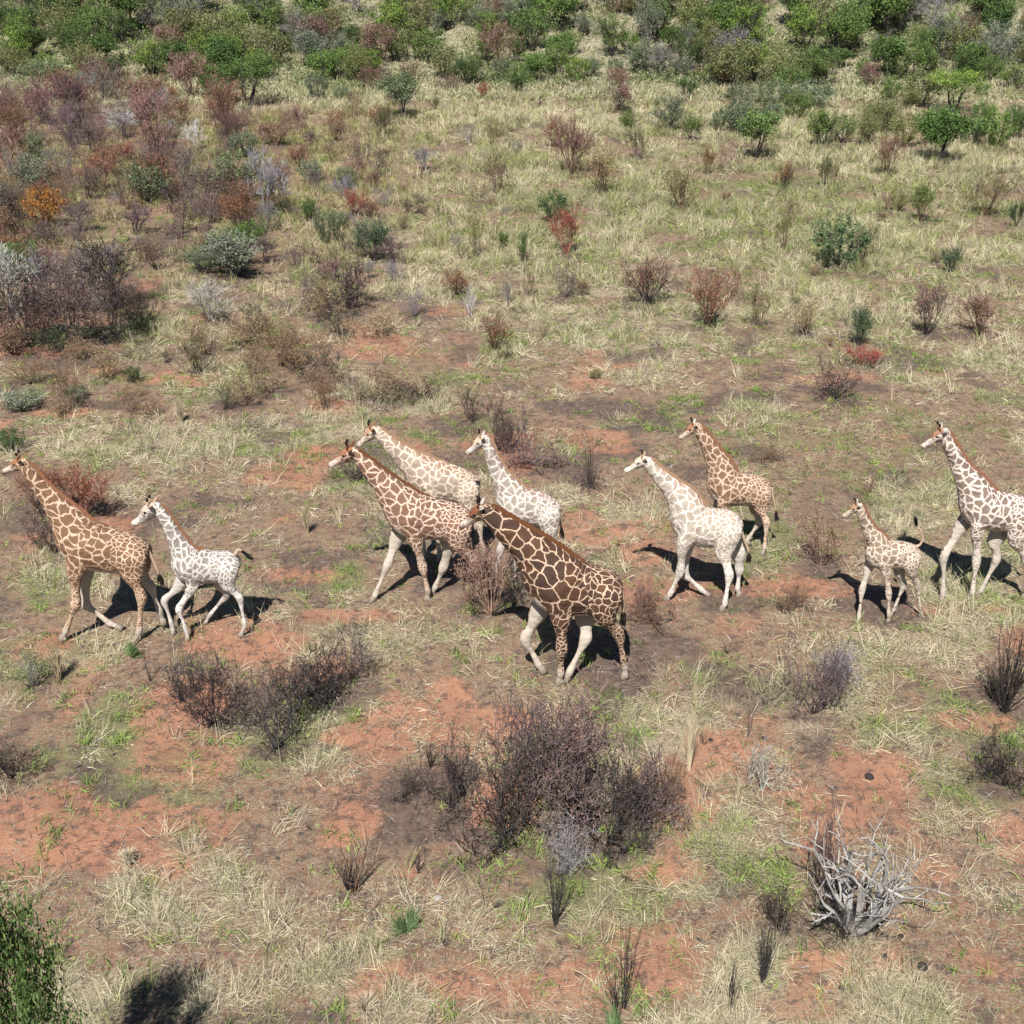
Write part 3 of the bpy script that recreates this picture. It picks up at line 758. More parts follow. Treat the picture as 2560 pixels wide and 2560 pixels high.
    # tail and its tuft
    if tail:
        tl_o = adopt(taper_tube('tail', tail_rows, None, tail_mat, 8))
        a = W(tail[-2]) if len(tail) > 1 else W(tail[0]); b = W(tail[-1])
        verts = []; faces = []
        for k in range(70):
            s0 = a + Vector([rng.uniform(-.02, .02) * S for _ in range(3)]); e1 = a.lerp(b, rng.uniform(.6, 1.1)) + Vector([rng.uniform(-.06, .06) * S for _ in range(3)])
            w_ = Vector((rng.uniform(-1, 1), rng.uniform(-1, 1), rng.uniform(-1, 1))).normalized() * 0.012 * S; mid = s0.lerp(e1, .55) + Vector([rng.uniform(-.02, .02) * S for _ in range(3)])
            i = len(verts); verts += [s0 - w_, s0 + w_, mid + w_, mid - w_, e1]; faces += [(i, i + 1, i + 2, i + 3), (i + 3, i + 2, i + 4)]
        mt = bpy.data.meshes.new('tail_tuft'); mt.from_pydata([tuple(v) for v in verts], [], faces); adopt(mesh_obj('tail_tuft', mt, None, DARKHAIR)).parent = tl_o
    return root, S, Y0

tail_mat = flat_mat('tail_hair', (0.44, 0.33, 0.24), c2=(.36, .24, .16))
REDMANE = flat_mat('mane_red', (0.26, 0.12, 0.065)); BROWNMANE = flat_mat('mane_brown', (0.15, 0.06, 0.025)); TANMANE = flat_mat('mane_tan', (0.34, 0.21, 0.13))
FB = flat_mat('brown_face', (0.22, 0.11, 0.06), c2=(0.15, .07, .035)); FT = flat_mat('tan_face', (0.45, 0.30, 0.19)); FD = flat_mat('dark_face', (0.13, 0.05, 0.025)); FW = flat_mat('pale_ear', (0.50, 0.45, 0.38))
C1 = (0, 1080, 2.76); C2 = (780, 1000, 2.76); C3 = (1100, 1180, 3.45); C4 = (1520, 980, 3.332); C5 = (2040, 1000, 3.219)
BEL = (0.50, 0.43, 0.35)
N, O = -1, 1                                                       # near side, far side
GI = []
GI.append(make_giraffe(*C1, (8, 275), (165, 205), (118, 130), [(195, 265, 42), (265, 360, 52), (355, 470, 72), (455, 590, 108)], [(580, 755, 165), (740, 810, 152), (895, 840, 135)],
    [(N, 1, 0, [(520, 960), (522, 1190), (455, 1370), (440, 1440)]), (O, 1, 1, [(585, 960), (590, 1185), (755, 1318), (835, 1362)]),
     (N, 0, 0, [(915, 985), (975, 1140), (962, 1370), (955, 1445)]), (O, 0, 1, [(960, 960), (1040, 1070), (1100, 1230), (1130, 1320)])],
    [(985, 770), (1010, 795), (1060, 890), (1100, 990), (1118, 1060)],
    coat_mat('coat_russet', (0.17, 0.085, 0.042), (0.115, 0.055, 0.03), (0.56, 0.4, 0.28), BEL, seed=1.3, width=0.085, dors=(0.1, 0.04, 0.02), face=(0.22, 0.095, 0.045)), REDMANE, FB,
    'russet brown giraffe leading at the left edge, standing before a rust red bush'))
GI.append(make_giraffe(*C1, (912, 635), (1075, 515), (1022, 458), [(1115, 560, 38), (1165, 640, 46), (1215, 740, 60), (1265, 830, 85)], [(1320, 905, 128), (1450, 930, 108), (1560, 925, 100)],
    [(N, 1, 0, [(1330, 1060), (1235, 1225), (1285, 1370), (1300, 1440)]), (O, 1, 0, [(1245, 1050), (1135, 1165), (1185, 1330), (1200, 1400)]),
     (N, 0, 0, [(1570, 1050), (1655, 1150), (1688, 1330), (1665, 1415)]), (O, 0, 0, [(1520, 1040), (1560, 1130), (1450, 1260), (1420, 1330)])],
    [(1625, 845), (1645, 812), (1670, 820), (1750, 885)],
    coat_mat('coat_calf_grey', (0.27, 0.225, 0.19), (0.2, 0.165, 0.14), (0.6, 0.55, 0.49), (0.52, .46, .40), seed=4.1, width=0.14, dors=(0.12, 0.085, 0.07), face=(0.42, 0.33, 0.26)), REDMANE, FT,
    'young pale grey calf with small blotches, walking behind the russet giraffe at the left'))
GI.append(make_giraffe(*C2, (115, 450), (285, 355), (237, 275), [(325, 400, 40), (395, 470, 58), (470, 550, 76), (560, 650, 112)], [(690, 785, 160), (850, 822, 138), (990, 845, 125)],
    [(O, 1, 0, [(590, 950), (520, 1140), (440, 1355), (425, 1430)]), (N, 1, 0, [(715, 960), (765, 1160), (800, 1320), (800, 1390)]),
     (O, 0, 0, [(960, 980), (905, 1160), (850, 1300), (830, 1345)]), (N, 0, 0, [(1010, 985), (1115, 1110), (1150, 1290), (1165, 1370)])],
    [(1085, 800), (1110, 830), (1130, 900), (1140, 980)],
    coat_mat('coat_chestnut', (0.15, 0.072, 0.045), (0.18, 0.082, 0.042), (0.6, 0.45, 0.35), BEL, seed=7.7, width=0.1, dors=(0.085, 0.035, 0.022), face=(0.24, 0.10, 0.05)), BROWNMANE, FD,
    'chestnut giraffe striding with white legs wide apart, its rump behind the dark bull head'))
GI.append(make_giraffe(*C2, (310, 310), (440, 205), (382, 120), [(475, 245, 40), (540, 305, 56), (620, 375, 74), (715, 455, 105)], [(830, 545, 145), (960, 580, 128), (1050, 605, 112)],
    [(O, 1, 0, [(780, 720), (770, 900), (770, 1050), (770, 1110)]), (N, 1, 0, [(830, 720), (860, 900), (880, 1060), (885, 1130)]),
     (O, 0, 0, [(1040, 740), (1060, 880), (1010, 1050), (1000, 1110)]), (N, 0, 0, [(1090, 740), (1150, 880), (1185, 1050), (1195, 1120)])],
    [(1130, 560), (1145, 600), (1155, 680), (1155, 730)],
    coat_mat('coat_cream_tan', (0.36, 0.28, 0.215), (0.27, 0.185, 0.135), (0.66, 0.54, 0.42), (0.5, .44, .36), seed=11.2, width=0.1, dors=(0.22, 0.105, 0.055), face=(0.36, 0.20, 0.12)), TANMANE, FB,
    'cream and tan giraffe with its body hidden behind the chestnut giraffe'))
GI.append(make_giraffe(*C2, (1065, 365), (1195, 265), (1150, 195), [(1215, 320, 36), (1245, 410, 46), (1290, 510, 62), (1345, 600, 90)], [(1410, 705, 132), (1520, 745, 122), (1610, 770, 108)],
    [(N, 1, 0, [(1410, 880), (1400, 1050), (1395, 1200), (1390, 1260)]), (O, 1, 0, [(1350, 870), (1300, 1040), (1270, 1190), (1265, 1240)]),
     (O, 0, 0, [(1580, 900), (1620, 1030), (1570, 1190), (1560, 1240)]), (N, 0, 0, [(1640, 900), (1690, 1030), (1690, 1190), (1690, 1260)])],
    [(1680, 745), (1700, 790), (1720, 880), (1728, 960)],
    coat_mat('coat_silver', (0.35, 0.295, 0.24), (0.27, 0.2, 0.155), (0.62, 0.56, 0.49), (0.55, .49, .43), seed=15.9, width=0.12, dors=(0.2, 0.09, 0.055), face=(0.52, 0.36, 0.25)), TANMANE, FT,
    'silvery pale giraffe standing behind the dark bull, head in front of a purple twiggy thicket', ear_col=FW))
GI.append(make_giraffe(*C3, (165, 470), (385, 315), (330, 190), [(450, 385, 82), (560, 480, 108), (690, 590, 138), (830, 715, 185)], [(1020, 945, 268), (1200, 1010, 222), (1370, 1015, 195)],
    [(O, 1, 1, [(860, 1190), (735, 1440), (850, 1660), (890, 1730)]), (N, 1, 0, [(1045, 1260), (1050, 1530), (1040, 1740), (1035, 1830)]),
     (O, 0, 0, [(1265, 1240), (1255, 1440), (1120, 1720), (1095, 1830)]), (N, 0, 0, [(1420, 1230), (1540, 1400), (1590, 1660), (1600, 1775)])],
    [(1545, 1010), (1575, 1100), (1580, 1220), (1575, 1330)],
    coat_mat('coat_dark_bull', (0.04, 0.022, 0.017), (0.085, 0.036, 0.017), (0.52, 0.37, 0.26), BEL, seed=20.4, dirt=.0, width=0.06, dors=(0.05, 0.022, 0.014), cell=4.9, soft=.03, face=(0.17, 0.065, 0.03)), BROWNMANE, FD,
    'large dark brown bull giraffe nearest the camera, head stretched low over a dry bush', ear_col=FW))
GI.append(make_giraffe(*C4, (138, 655), (315, 562), (288, 475), [(355, 620, 52), (440, 710, 66), (530, 800, 88), (620, 900, 130)], [(710, 1085, 178), (850, 1130, 160), (970, 1135, 150)],
    [(N, 1, 0, [(630, 1270), (600, 1500), (520, 1680), (490, 1745)]), (O, 1, 1, [(650, 1290), (640, 1520), (775, 1645), (835, 1700)]),
     (N, 0, 0, [(965, 1330), (1010, 1530), (975, 1755), (955, 1825)]), (O, 0, 0, [(1080, 1340), (1095, 1480), (1080, 1640), (1095, 1710)])],
    [(1085, 1110), (1120, 1190), (1150, 1270), (1175, 1345), (1170, 1420)],
    coat_mat('coat_ivory', (0.43, 0.37, 0.3), (0.35, 0.27, 0.2), (0.68, 0.61, 0.53), (0.60, .54, .47), seed=26.6, width=0.1, dors=(0.28, 0.15, 0.09), face=(0.50, 0.40, 0.28)), TANMANE, FT,
    'ivory white giraffe with faint blotches, one foreleg lifted, right of the dark bull'))
GI.append(make_giraffe(*C4, (590, 385), (738, 280), (690, 170), [(765, 330, 46), (825, 430, 62), (880, 530, 84), (930, 630, 115)], [(985, 790, 152), (1120, 810, 132), (1240, 825, 122)],
    [(N, 1, 0, [(960, 960), (970, 1120), (960, 1260), (955, 1320)]), (O, 1, 0, [(930, 950), (910, 1100), (900, 1230), (895, 1280)]),
     (N, 0, 0, [(1275, 960), (1320, 1090), (1305, 1290), (1290, 1365)]), (O, 0, 1, [(1235, 960), (1255, 1090), (1160, 1235), (1170, 1285)])],
    [(1355, 800), (1380, 900), (1400, 1000), (1405, 1080)],
    coat_mat('coat_orange', (0.21, 0.115, 0.06), (0.15, 0.08, 0.045), (0.58, 0.43, 0.32), BEL, seed=31.5, width=0.1, dors=(0.12, 0.05, 0.028), face=(0.28, 0.13, 0.06)), REDMANE, FB,
    'orange brown giraffe partly hidden behind the ivory giraffe', ear_col=FW))
GI.append(make_giraffe(*C5, (210, 935), (348, 850), (318, 755), [(362, 905, 38), (400, 990, 48), (440, 1070, 62), (490, 1140, 86)], [(520, 1235, 125), (640, 1245, 110), (735, 1255, 100)],
    [(O, 1, 0, [(430, 1330), (370, 1530), (345, 1740), (330, 1830)]), (N, 1, 0, [(560, 1360), (585, 1560), (585, 1730), (583, 1790)]),
     (O, 0, 0, [(675, 1370), (705, 1490), (630, 1680), (600, 1740)]), (N, 0, 0, [(765, 1370), (815, 1490), (835, 1660), (850, 1720)])],
    [(780, 1185), (835, 1165), (858, 1110), (840, 1050), (812, 1015), (795, 930)],
    coat_mat('coat_calf_tan', (0.27, 0.2, 0.14), (0.2, 0.135, 0.09), (0.6, 0.5, 0.4), (0.50, .43, .35), seed=37.1, width=0.12, dors=(0.17, 0.085, 0.05), face=(0.30, 0.17, 0.09)), REDMANE, FB,
    'small tan calf with raised curling tail, walking alone left of the rightmost giraffe', ear_col=FW))
GI.append(make_giraffe(*C5, (845, 375), (1035, 255), (985, 145), [(1050, 325, 52), (1110, 440, 62), (1175, 570, 84), (1255, 700, 130)], [(1340, 860, 178), (1500, 900, 148), (1640, 925, 138)],
    [(O, 1, 0, [(1175, 1010), (1030, 1260), (1022, 1550), (1015, 1620)]), (N, 1, 0, [(1300, 1050), (1290, 1300), (1255, 1560), (1240, 1620)]),
     (O, 0, 0, [(1450, 1110), (1450, 1290), (1330, 1530), (1300, 1590)]), (N, 0, 0, [(1610, 1110), (1690, 1290), (1690, 1520), (1675, 1600)])],
    [(1770, 900), (1790, 950), (1800, 1060), (1800, 1130)],
    coat_mat('coat_brown_cream', (0.2, 0.145, 0.11), (0.15, 0.095, 0.07), (0.66, 0.56, 0.48), BEL, seed=43.8, width=0.14, dors=(0.09, 0.045, 0.03), face=(0.24, 0.11, 0.055)), REDMANE, FB,
    'tall cream and brown blotched giraffe at the right edge, rear cut by the frame', ear_col=FW))
for g in GI: print('giraffe', g[0].name, 'S=%.2f Y0=%.1f' % (g[1], g[2]))
# ================================================================ VEGETATION
def tubes(segs, nside=3):
    """segs: rows p0(3) p1(3) r0 r1 -> verts, quads"""
    A = np.array(segs, float); p0 = A[:, :3]; p1 = A[:, 3:6]; r0 = A[:, 6]; r1 = A[:, 7]
    d = p1 - p0; L = np.linalg.norm(d, axis=1, keepdims=True); d = d / np.maximum(L, 1e-6)
    ref = np.where(np.abs(d[:, 2:3]) < .9, np.array([[0, 0, 1.0]]), np.array([[1.0, 0, 0]]))
    a = np.cross(d, ref); a /= np.linalg.norm(a, axis=1, keepdims=True); b = np.cross(d, a)
    V = []
    for k in range(nside):
        t = 2 * math.pi * k / nside; off = a * math.cos(t) + b * math.sin(t)
        V.append(p0 + off * r0[:, None]); V.append(p1 + off * r1[:, None])
    V = np.stack(V, 1)                                    # (N, 2*nside, 3)
    n = len(A); base = (np.arange(n) * 2 * nside)[:, None]
    F_ = np.stack([np.concatenate([base + 2 * k, base + 2 * ((k + 1) % nside), base + 2 * ((k + 1) % nside) + 1, base + 2 * k + 1], 1) for k in range(nside)], 1).reshape(-1, 4)
    return V.reshape(-1, 3), F_
def leaves_mesh(P, size, rng, elong=1.6):
    """quads with random orientation at points P; size array"""
    n = len(P); u = rng.normal(size=(n, 3)); u /= np.linalg.norm(u, axis=1, keepdims=True)
    v = rng.normal(size=(n, 3)); v -= (v * u).sum(1, keepdims=True) * u; v /= np.linalg.norm(v, axis=1, keepdims=True)
    s = size[:, None]; u = u * s * elong * .5; v = v * s * .5
    V = np.stack([P - u, P + v, P + u, P - v], 1).reshape(-1, 3)
    return V, (np.arange(n * 4).reshape(n, 4))
def nrm(v): return v / max(np.linalg.norm(v), 1e-9)
def grow(rng, p, d, L, r, level, maxl, out, tips, nseg=3, kids=(3, 5), wob=.35, up=.12, ratio=.55, spread=.9):
    for i in range(nseg):
        d = nrm(d + rng.normal(size=3) * wob * .4 + np.array([0, 0, up]))
        q = p + d * (L / nseg); r2 = r * (0.80 if level < maxl else .6)
        out.append((*p, *q, r, r2)); 
        if level < maxl and (i > 0 or level > 0):
            for _ in range(rng.integers(kids[0], kids[1] + 1) if i == nseg - 1 else max(1, kids[0] - 1)):
                dd = nrm(d + rng.normal(size=3) * spread)
                if dd[2] < -.2: dd[2] *= -.5
                grow(rng, q, dd, L * ratio * rng.uniform(.7, 1.25), r2 * .62, level + 1, maxl, out, tips, max(2, nseg - 1), kids, wob, up, ratio, spread)
        p, r = q, r2
    tips.append(p)
def norm_unit(segs, tips, H=1.0):
    """scale to height 1 and width 1"""
    A = np.array(segs); T = np.array(tips); z = max(A[:, 5].max(), .01)
    w = np.percentile(np.hypot(A[:, 3], A[:, 4]), 97) * 2
    for c in (0, 1, 3, 4): A[:, c] /= w
    for c in (2, 5): A[:, c] /= z
    A[:, 6:] = np.maximum(A[:, 6:], .0027)
    T = T.copy(); T[:, :2] /= w; T[:, 2] /= z
    return A, T
def build(name, A, nside=3):
    V, F_ = tubes(A, nside); return np_mesh(name, V, F_, 4, dict(var=np.repeat(np.random.default_rng(3).random(len(A)), 2 * nside)))
def lmesh(name, P, size, rng, elong=1.6):
    V, F_ = leaves_mesh(P, size, rng, elong); return np_mesh(name, V, F_, 4, dict(var=np.repeat(rng.random(len(P)), 4)))

WOOD = leaf_mat('shrub_wood', .45); LEAF = leaf_mat('shrub_leaf', .6, .25)
# every kind is a list of variants: (branches mesh, foliage mesh or None), unit height and width (thickness for a 2 m shrub)
KINDS = {}
def kind(name, nvar, fn):
    KINDS[name] = []
    for i in range(nvar):
        rng = np.random.default_rng(sum(ord(c) for c in name) * 13 + i)
        KINDS[name].append(fn(rng))
def basal(rng, n, tilt, L, r, maxl, **kw):
    segs = []; tips = []
    for k in range(n):
        az = rng.uniform(0, 6.283); tl = tilt * math.sqrt(rng.uniform(.02, 1)); d = np.array([math.cos(az) * math.sin(tl), math.sin(az) * math.sin(tl), math.cos(tl)])
        b = np.array([math.cos(az), math.sin(az), 0]) * rng.uniform(0, .05)
        grow(rng, b, d, L * rng.uniform(.7, 1.1), r * rng.uniform(.7, 1.15), 0, maxl, segs, tips, **kw)
    return norm_unit(segs, tips)
def k_bare(rng):                      # dense twiggy leafless shrub
    A, T = basal(rng, 13, .85, .85, .010, 2, nseg=4, kids=(2, 4), ratio=.5, up=.08, spread=.85, wob=.8)
    mb = build('twiggy_branches', A)
    P = T[rng.integers(0, len(T), 700)] + rng.normal(size=(700, 3)) * .03
    return mb, lmesh('foliage', P, rng.uniform(.010, .022, 700), rng)
def k_wiry(rng):                      # open, crooked, see-through twigs
    A, T = basal(rng, 12, .85, .9, .0110, 2, nseg=6, kids=(2, 3), ratio=.44, up=.06, spread=.95, wob=1.0)
    P = T[rng.integers(0, len(T), 520)] + rng.normal(size=(520, 3)) * .03
    return build('crooked_twigs', A), lmesh('foliage', P, rng.uniform(.007, .014, 520), rng)
def k_thicket(rng):                   # broad, fine twigs, reddish flecks
    A, T = basal(rng, 14, .95, .8, .009, 3, nseg=3, kids=(2, 3), ratio=.52, up=.07, spread=.9, wob=.8)
    mb = build('fine_branches', A)
    P = T[rng.integers(0, len(T), 1800)] + rng.normal(size=(1800, 3)) * .03
    return mb, lmesh('foliage', P, rng.uniform(.009, .019, 1800), rng)
def k_sapling(rng):                   # a few upright burnt stems
    A, T = basal(rng, 8, .34, 1.0, .020, 1, nseg=5, kids=(1, 2), ratio=.30, up=.12, spread=.55)
    return build('upright_stems', A), None
def k_sticks(rng):
    A, T = basal(rng, 36, .5, .9, .011, 1, nseg=4, kids=(1, 1), ratio=.32, up=.08, spread=.6, wob=.5)
    return build('upright_stems', A), None
def k_rust(rng):                      # V-shaped shrub with dry coloured leaves
    A, T = basal(rng, 17, .75, .85, .011, 2, nseg=3, kids=(3, 4), ratio=.48, up=.13, spread=.55)
    T2 = np.concatenate([T, A[A[:, 7] < .003][:, 3:6]]) ; T2 = T2[T2[:, 2] > .3]; T2 = T2[vnoise(T2[:, 0] + T2[:, 2] * .7 + 9, T2[:, 1] + T2[:, 2] * .6 + 9, .22, int(A[0, 3] * 999)) > .42]
    P = T2[rng.integers(0, len(T2), 1700)] + rng.normal(size=(1700, 3)) * .03
    return build('branches', A), lmesh('foliage', P, rng.uniform(.010, .023, 1700), rng)
def k_olive(rng):                     # open shrub, sparse small leaves
    A, T = basal(rng, 12, .7, .8, .013, 2, nseg=4, kids=(2, 4), ratio=.5, up=.15, spread=.6)
    T2 = np.concatenate([T, A[A[:, 7] < .004][:, 3:6]]); T2 = T2[T2[:, 2] > .25]; T2 = T2[vnoise(T2[:, 0] + T2[:, 2] * .7 + 9, T2[:, 1] + T2[:, 2] * .6 + 9, .22, int(A[0, 3] * 999)) > .42]
    P = T2[rng.integers(0, len(T2), 1600)] + rng.normal(size=(1600, 3)) * .035
    return build('branches', A), lmesh('foliage', P, rng.uniform(.009, .021, 1600), rng)
def clumps(rng, n, zc, rz, rx, per, cs, low=.0):
    out = []
    for k in range(n):
        u = rng.normal(size=3); u = nrm(u) * rng.uniform(.35, 1) ** .5
        c = np.array([u[0] * rx, u[1] * rx, zc + u[2] * rz]); 
        if c[2] < low: c[2] = low + rng.uniform(0, .1)
        dr = nrm(np.array([c[0], c[1], abs(c[2] - zc) * .8 + .35])); m_ = int(per * rng.uniform(.4, 1.5)); t_ = rng.uniform(-1.2, 1.6, (m_, 1))
        q = rng.normal(size=(m_, 3)) * cs * rng.uniform(.45, 1.0) + dr * t_ * cs * 1.1; out.append(c + q)
    return np.concatenate(out)
def k_airy(rng):                      # loose upright green shrub, light leaf all along the twigs
    A, T = basal(rng, 14, .75, .85, .012, 2, nseg=4, kids=(2, 4), ratio=.5, up=.16, spread=.6)
    T2 = np.concatenate([T, A[A[:, 7] < .006][:, 3:6]]); T2 = T2[T2[:, 2] > .12]; T2 = T2[vnoise(T2[:, 0] + T2[:, 2] * .7 + 9, T2[:, 1] + T2[:, 2] * .6 + 9, .18, int(A[0, 3] * 999)) > .33]
    P = T2[rng.integers(0, len(T2), 4200)] + rng.normal(size=(4200, 3)) * .032
    return build('branches', A), lmesh('foliage', P, rng.uniform(.010, .024, 4200), rng, 1.9)
def k_bush(rng):                      # leafy green bush down to the ground
    A, T = basal(rng, 9, .8, .8, .013, 2, nseg=3, kids=(2, 3), ratio=.5, up=.12, spread=.7)
    P = clumps(rng, 40, .52, .42, .46, 85, .048, .1); T2 = T[rng.integers(0, len(T), 1400)] + rng.normal(size=(1400, 3)) * .05
    P = np.concatenate([P, T2]); P = P[P[:, 2] > .04]
    return build('branches', A), lmesh('foliage', P, rng.uniform(.012, .030, len(P)), rng)
def k_tree(rng):                      # clear stem(s), rounded loose crown
    segs = []; tips = []
    for k in range(2):
        d = nrm(np.array([rng.uniform(-.25, .25), rng.uniform(-.25, .25), 1])); grow(rng, np.array([rng.uniform(-.03, .03), 0, 0]), d, .55, .028, 0, 3, segs, tips, nseg=3, kids=(2, 3), ratio=.62, up=.10, spread=.75)
    A, T = norm_unit(segs, tips)
    P = clumps(rng, 36, .68, .26, .38, 85, .055, .36); T2 = T[rng.integers(0, len(T), 1400)] + rng.normal(size=(1400, 3)) * .045
    P = np.concatenate([P, T2]); P = P[P[:, 2] > .28]
    return build('trunk', A), lmesh('crown', P, rng.uniform(.015, .034, len(P)), rng)
def k_flat(rng):                      # spreading acacia, wide flattish crown
    segs = []; tips = []
    for k in range(5):
        az = k * 1.3 + rng.uniform(0, .6); d = nrm(np.array([math.cos(az) * .7, math.sin(az) * .7, 1])); grow(rng, np.zeros(3), d, .6, .022, 0, 2, segs, tips, nseg=4, kids=(2, 3), ratio=.6, up=.02, spread=.8)
    A, T = norm_unit(segs, tips)
    P = clumps(rng, 46, .78, .16, .46, 90, .05, .5); T2 = T[rng.integers(0, len(T), 1000)] + rng.normal(size=(1000, 3)) * .04
    P = np.concatenate([P, T2])
    return build('trunk', A), lmesh('crown', P, rng.uniform(.010, .022, len(P)), rng)
def k_lilac(rng):                     # leafless small tree, hazy ball of fine twigs
    segs = []; tips = []
    for k in range(4):
        d = nrm(np.array([rng.uniform(-.4, .4), rng.uniform(-.4, .4), 1])); grow(rng, np.array([rng.uniform(-.03, .03), rng.uniform(-.03, .03), 0]), d, .5, .022, 0, 3, segs, tips, nseg=3, kids=(3, 4), ratio=.62, up=.08, spread=.85)
    A, T = norm_unit(segs, tips)
    if len(A) > 5500: A = A[np.concatenate([np.nonzero(A[:, 6] > .0045)[0], rng.choice(np.nonzero(A[:, 6] <= .0045)[0], 4500, replace=False)])]
    return build('bare_branches', A), None
def k_dead(rng):                      # thick crooked pale limbs
    A, T = basal(rng, 15, .68, .95, .026, 2, nseg=4, kids=(1, 2), ratio=.45, up=.10, spread=.7, wob=.55)
    return build('dead_limbs', A, 5), None
def k_tuft(rng):                      # dense fine green cushion
    n = 700; az = rng.uniform(0, 6.283, n); tl = rng.uniform(0, 1.45, n); L = rng.uniform(.45, 1, n) * (.6 + .4 * np.sin(az * 2 + 1))
    b = np.stack([np.cos(az) * .12, np.sin(az) * .12, np.zeros(n)], 1) * rng.uniform(0, 1, (n, 1))
    e = b + np.stack([np.cos(az) * np.sin(tl) * .5, np.sin(az) * np.sin(tl) * .5, np.cos(tl)], 1) * L[:, None]
    A = np.concatenate([b, e, np.full((n, 1), .010), np.full((n, 1), .003)], 1)
    return build('leaf_blades', A), None
def k_tussock(rng):                   # arching straw
    segs = []
    for k in range(130):
        az = rng.normal() * 1.2 + (k % 3) * 2.1; out_ = rng.uniform(.1, 1) * rng.uniform(.4, 1); p = np.array([math.cos(az), math.sin(az), 0]) * .04; pts = []
        for j in range(4):
            t = (j + 1) / 4; q = np.array([math.cos(az) * out_ * .5 * t, math.sin(az) * out_ * .5 * t, (1.15 - out_ * .6) * math.sin(t * (1.6 + out_ * .9)) * .95]); segs.append((*p, *q, .006 * (1 - .22 * j), .006 * (1 - .22 * (j + 1)))); p = q
    return build('straw_blades', np.array(segs)), None
for nm, nv, fn in (('bare', 5, k_bare), ('wiry', 6, k_wiry), ('thicket', 4, k_thicket), ('sapling', 5, k_sapling), ('sticks', 2, k_sticks), ('rust', 4, k_rust), ('olive', 4, k_olive), ('bush', 5, k_bush), ('airy', 6, k_airy),
                   ('tree', 4, k_tree), ('flat', 2, k_flat), ('lilac', 3, k_lilac), ('dead', 1, k_dead), ('tuft', 2, k_tuft), ('tussock', 3, k_tussock)):
    kind(nm, nv, fn)
NAME = dict(airy='green_bush', wiry='bare_shrub', bare='bare_shrub', thicket='twiggy_shrub', sapling='burnt_sapling', sticks='burnt_shrub', rust='dry_leaf_shrub', olive='open_shrub', bush='green_bush', tree='small_tree', flat='acacia_tree',
            lilac='leafless_tree', dead='dead_shrub', tuft='green_cushion_plant', tussock='grass_tussock')
CAT = dict(airy='bush', wiry='shrub', bare='shrub', thicket='shrub', sapling='sapling', sticks='shrub', rust='shrub', olive='shrub', bush='bush', tree='tree', flat='tree', lilac='tree', dead='shrub', tuft='plant', tussock='grass clump')
WC = dict(black=(.035, .028, .027), dark=(.050, .042, .040), purple=(.115, .083, .080), grey=(.21, .19, .18), lilac=(.20, .185, .185), pale=(.50, .46, .43), brown=(.15, .095, .065), pink=(.27, .165, .14),
          straw=(.50, .42, .27), fresh=(.17, .25, .11), redwood=(.22, .085, .06), olivew=(.13, .11, .06), ashen=(.34, .31, .29), deadwood=(.29, .27, .26))
LC = dict(rust=(.28, .13, .08), red=(.27, .085, .06), crimson=(.30, .06, .055), orange=(.42, .19, .06), pinkred=(.26, .15, .125), brown=(.27, .165, .10), maroon=(.14, .08, .072), green=(.145, .215, .06), bright=(.19, .28, .06),
          dark=(.075, .12, .045), deep=(.095, .15, .045), olive=(.20, .21, .085), yellow=(.29, .30, .08), greygreen=(.165, .195, .11), blue=(.10, .15, .075), greypurple=(.17, .135, .13), straw=(.42, .35, .21), tan=(.36, .27, .16))
VR = random.Random(77)
count = {}
def plant(kd, p, h, w, wood, leaf, label, group, var=None, rz=None):
    vs = KINDS[kd]; count[kd] = count.get(kd, 0) + 1
    mb, ml = vs[(var if var is not None else VR.randrange(len(vs))) % len(vs)]
    rz = VR.uniform(0, 6.28) if rz is None else rz
    root = empty(NAME[kd], (p.x, p.y, p.z - .02), rz); tag(root, label, CAT[kd], group)
    ts = 1.0
    root.scale = (w, w * VR.uniform(.85, 1.1), h)
    for me, nm, c in ((mb, mb.name.split('.')[0], WC[wood]), (ml, ml.name.split('.')[0] if ml else '', LC[leaf] if leaf else None)):
        if me is None or c is None: continue
        if not me.materials: me.materials.append(WOOD if c is WC[wood] and me is mb else LEAF)
        o = bpy.data.objects.new(nm, me); COL.objects.link(o); o.parent = root
        j = VR.uniform(.88, 1.15); o.color = (c[0] * j, c[1] * j * VR.uniform(.94, 1.06), c[2] * j * VR.uniform(.9, 1.1), 1)
    return root
def place(x, y, h, w, kd, wood, leaf, label, group='scattered shrubs of the plain', **kw):
    """x, y foot of the plant, h and w its height and width, all measured on the photo"""
    g = D(x, y); s = px_scale(g) / DD; ph = math.atan2(CAM_H - g.z, math.hypot(g.x, g.y))
    W_ = w / s * (1.22 if kd in ('wiry', 'bare') and y > 600 else 1.0); H_ = max(h / s - .30 * W_ * math.sin(ph), .45 * h / s) / math.cos(ph)
    g.y += 0.10 * W_; g.z = hz(g.x, g.y)
    return plant(kd, g, H_, W_ * 1.08, wood, leaf, label, group, **kw)
for r in rows: place(*r)
# the bleached dead shrub is two-toned: pale limbs over charred ones
place(1618, 1785, 290, 275, 'dead', 'deadwood', None, 'large bleached dead shrub with crooked grey limbs, lower right', rz=.6)
place(1595, 1780, 120, 120, 'wiry', 'black', None, 'black charred branches inside the bleached dead shrub')
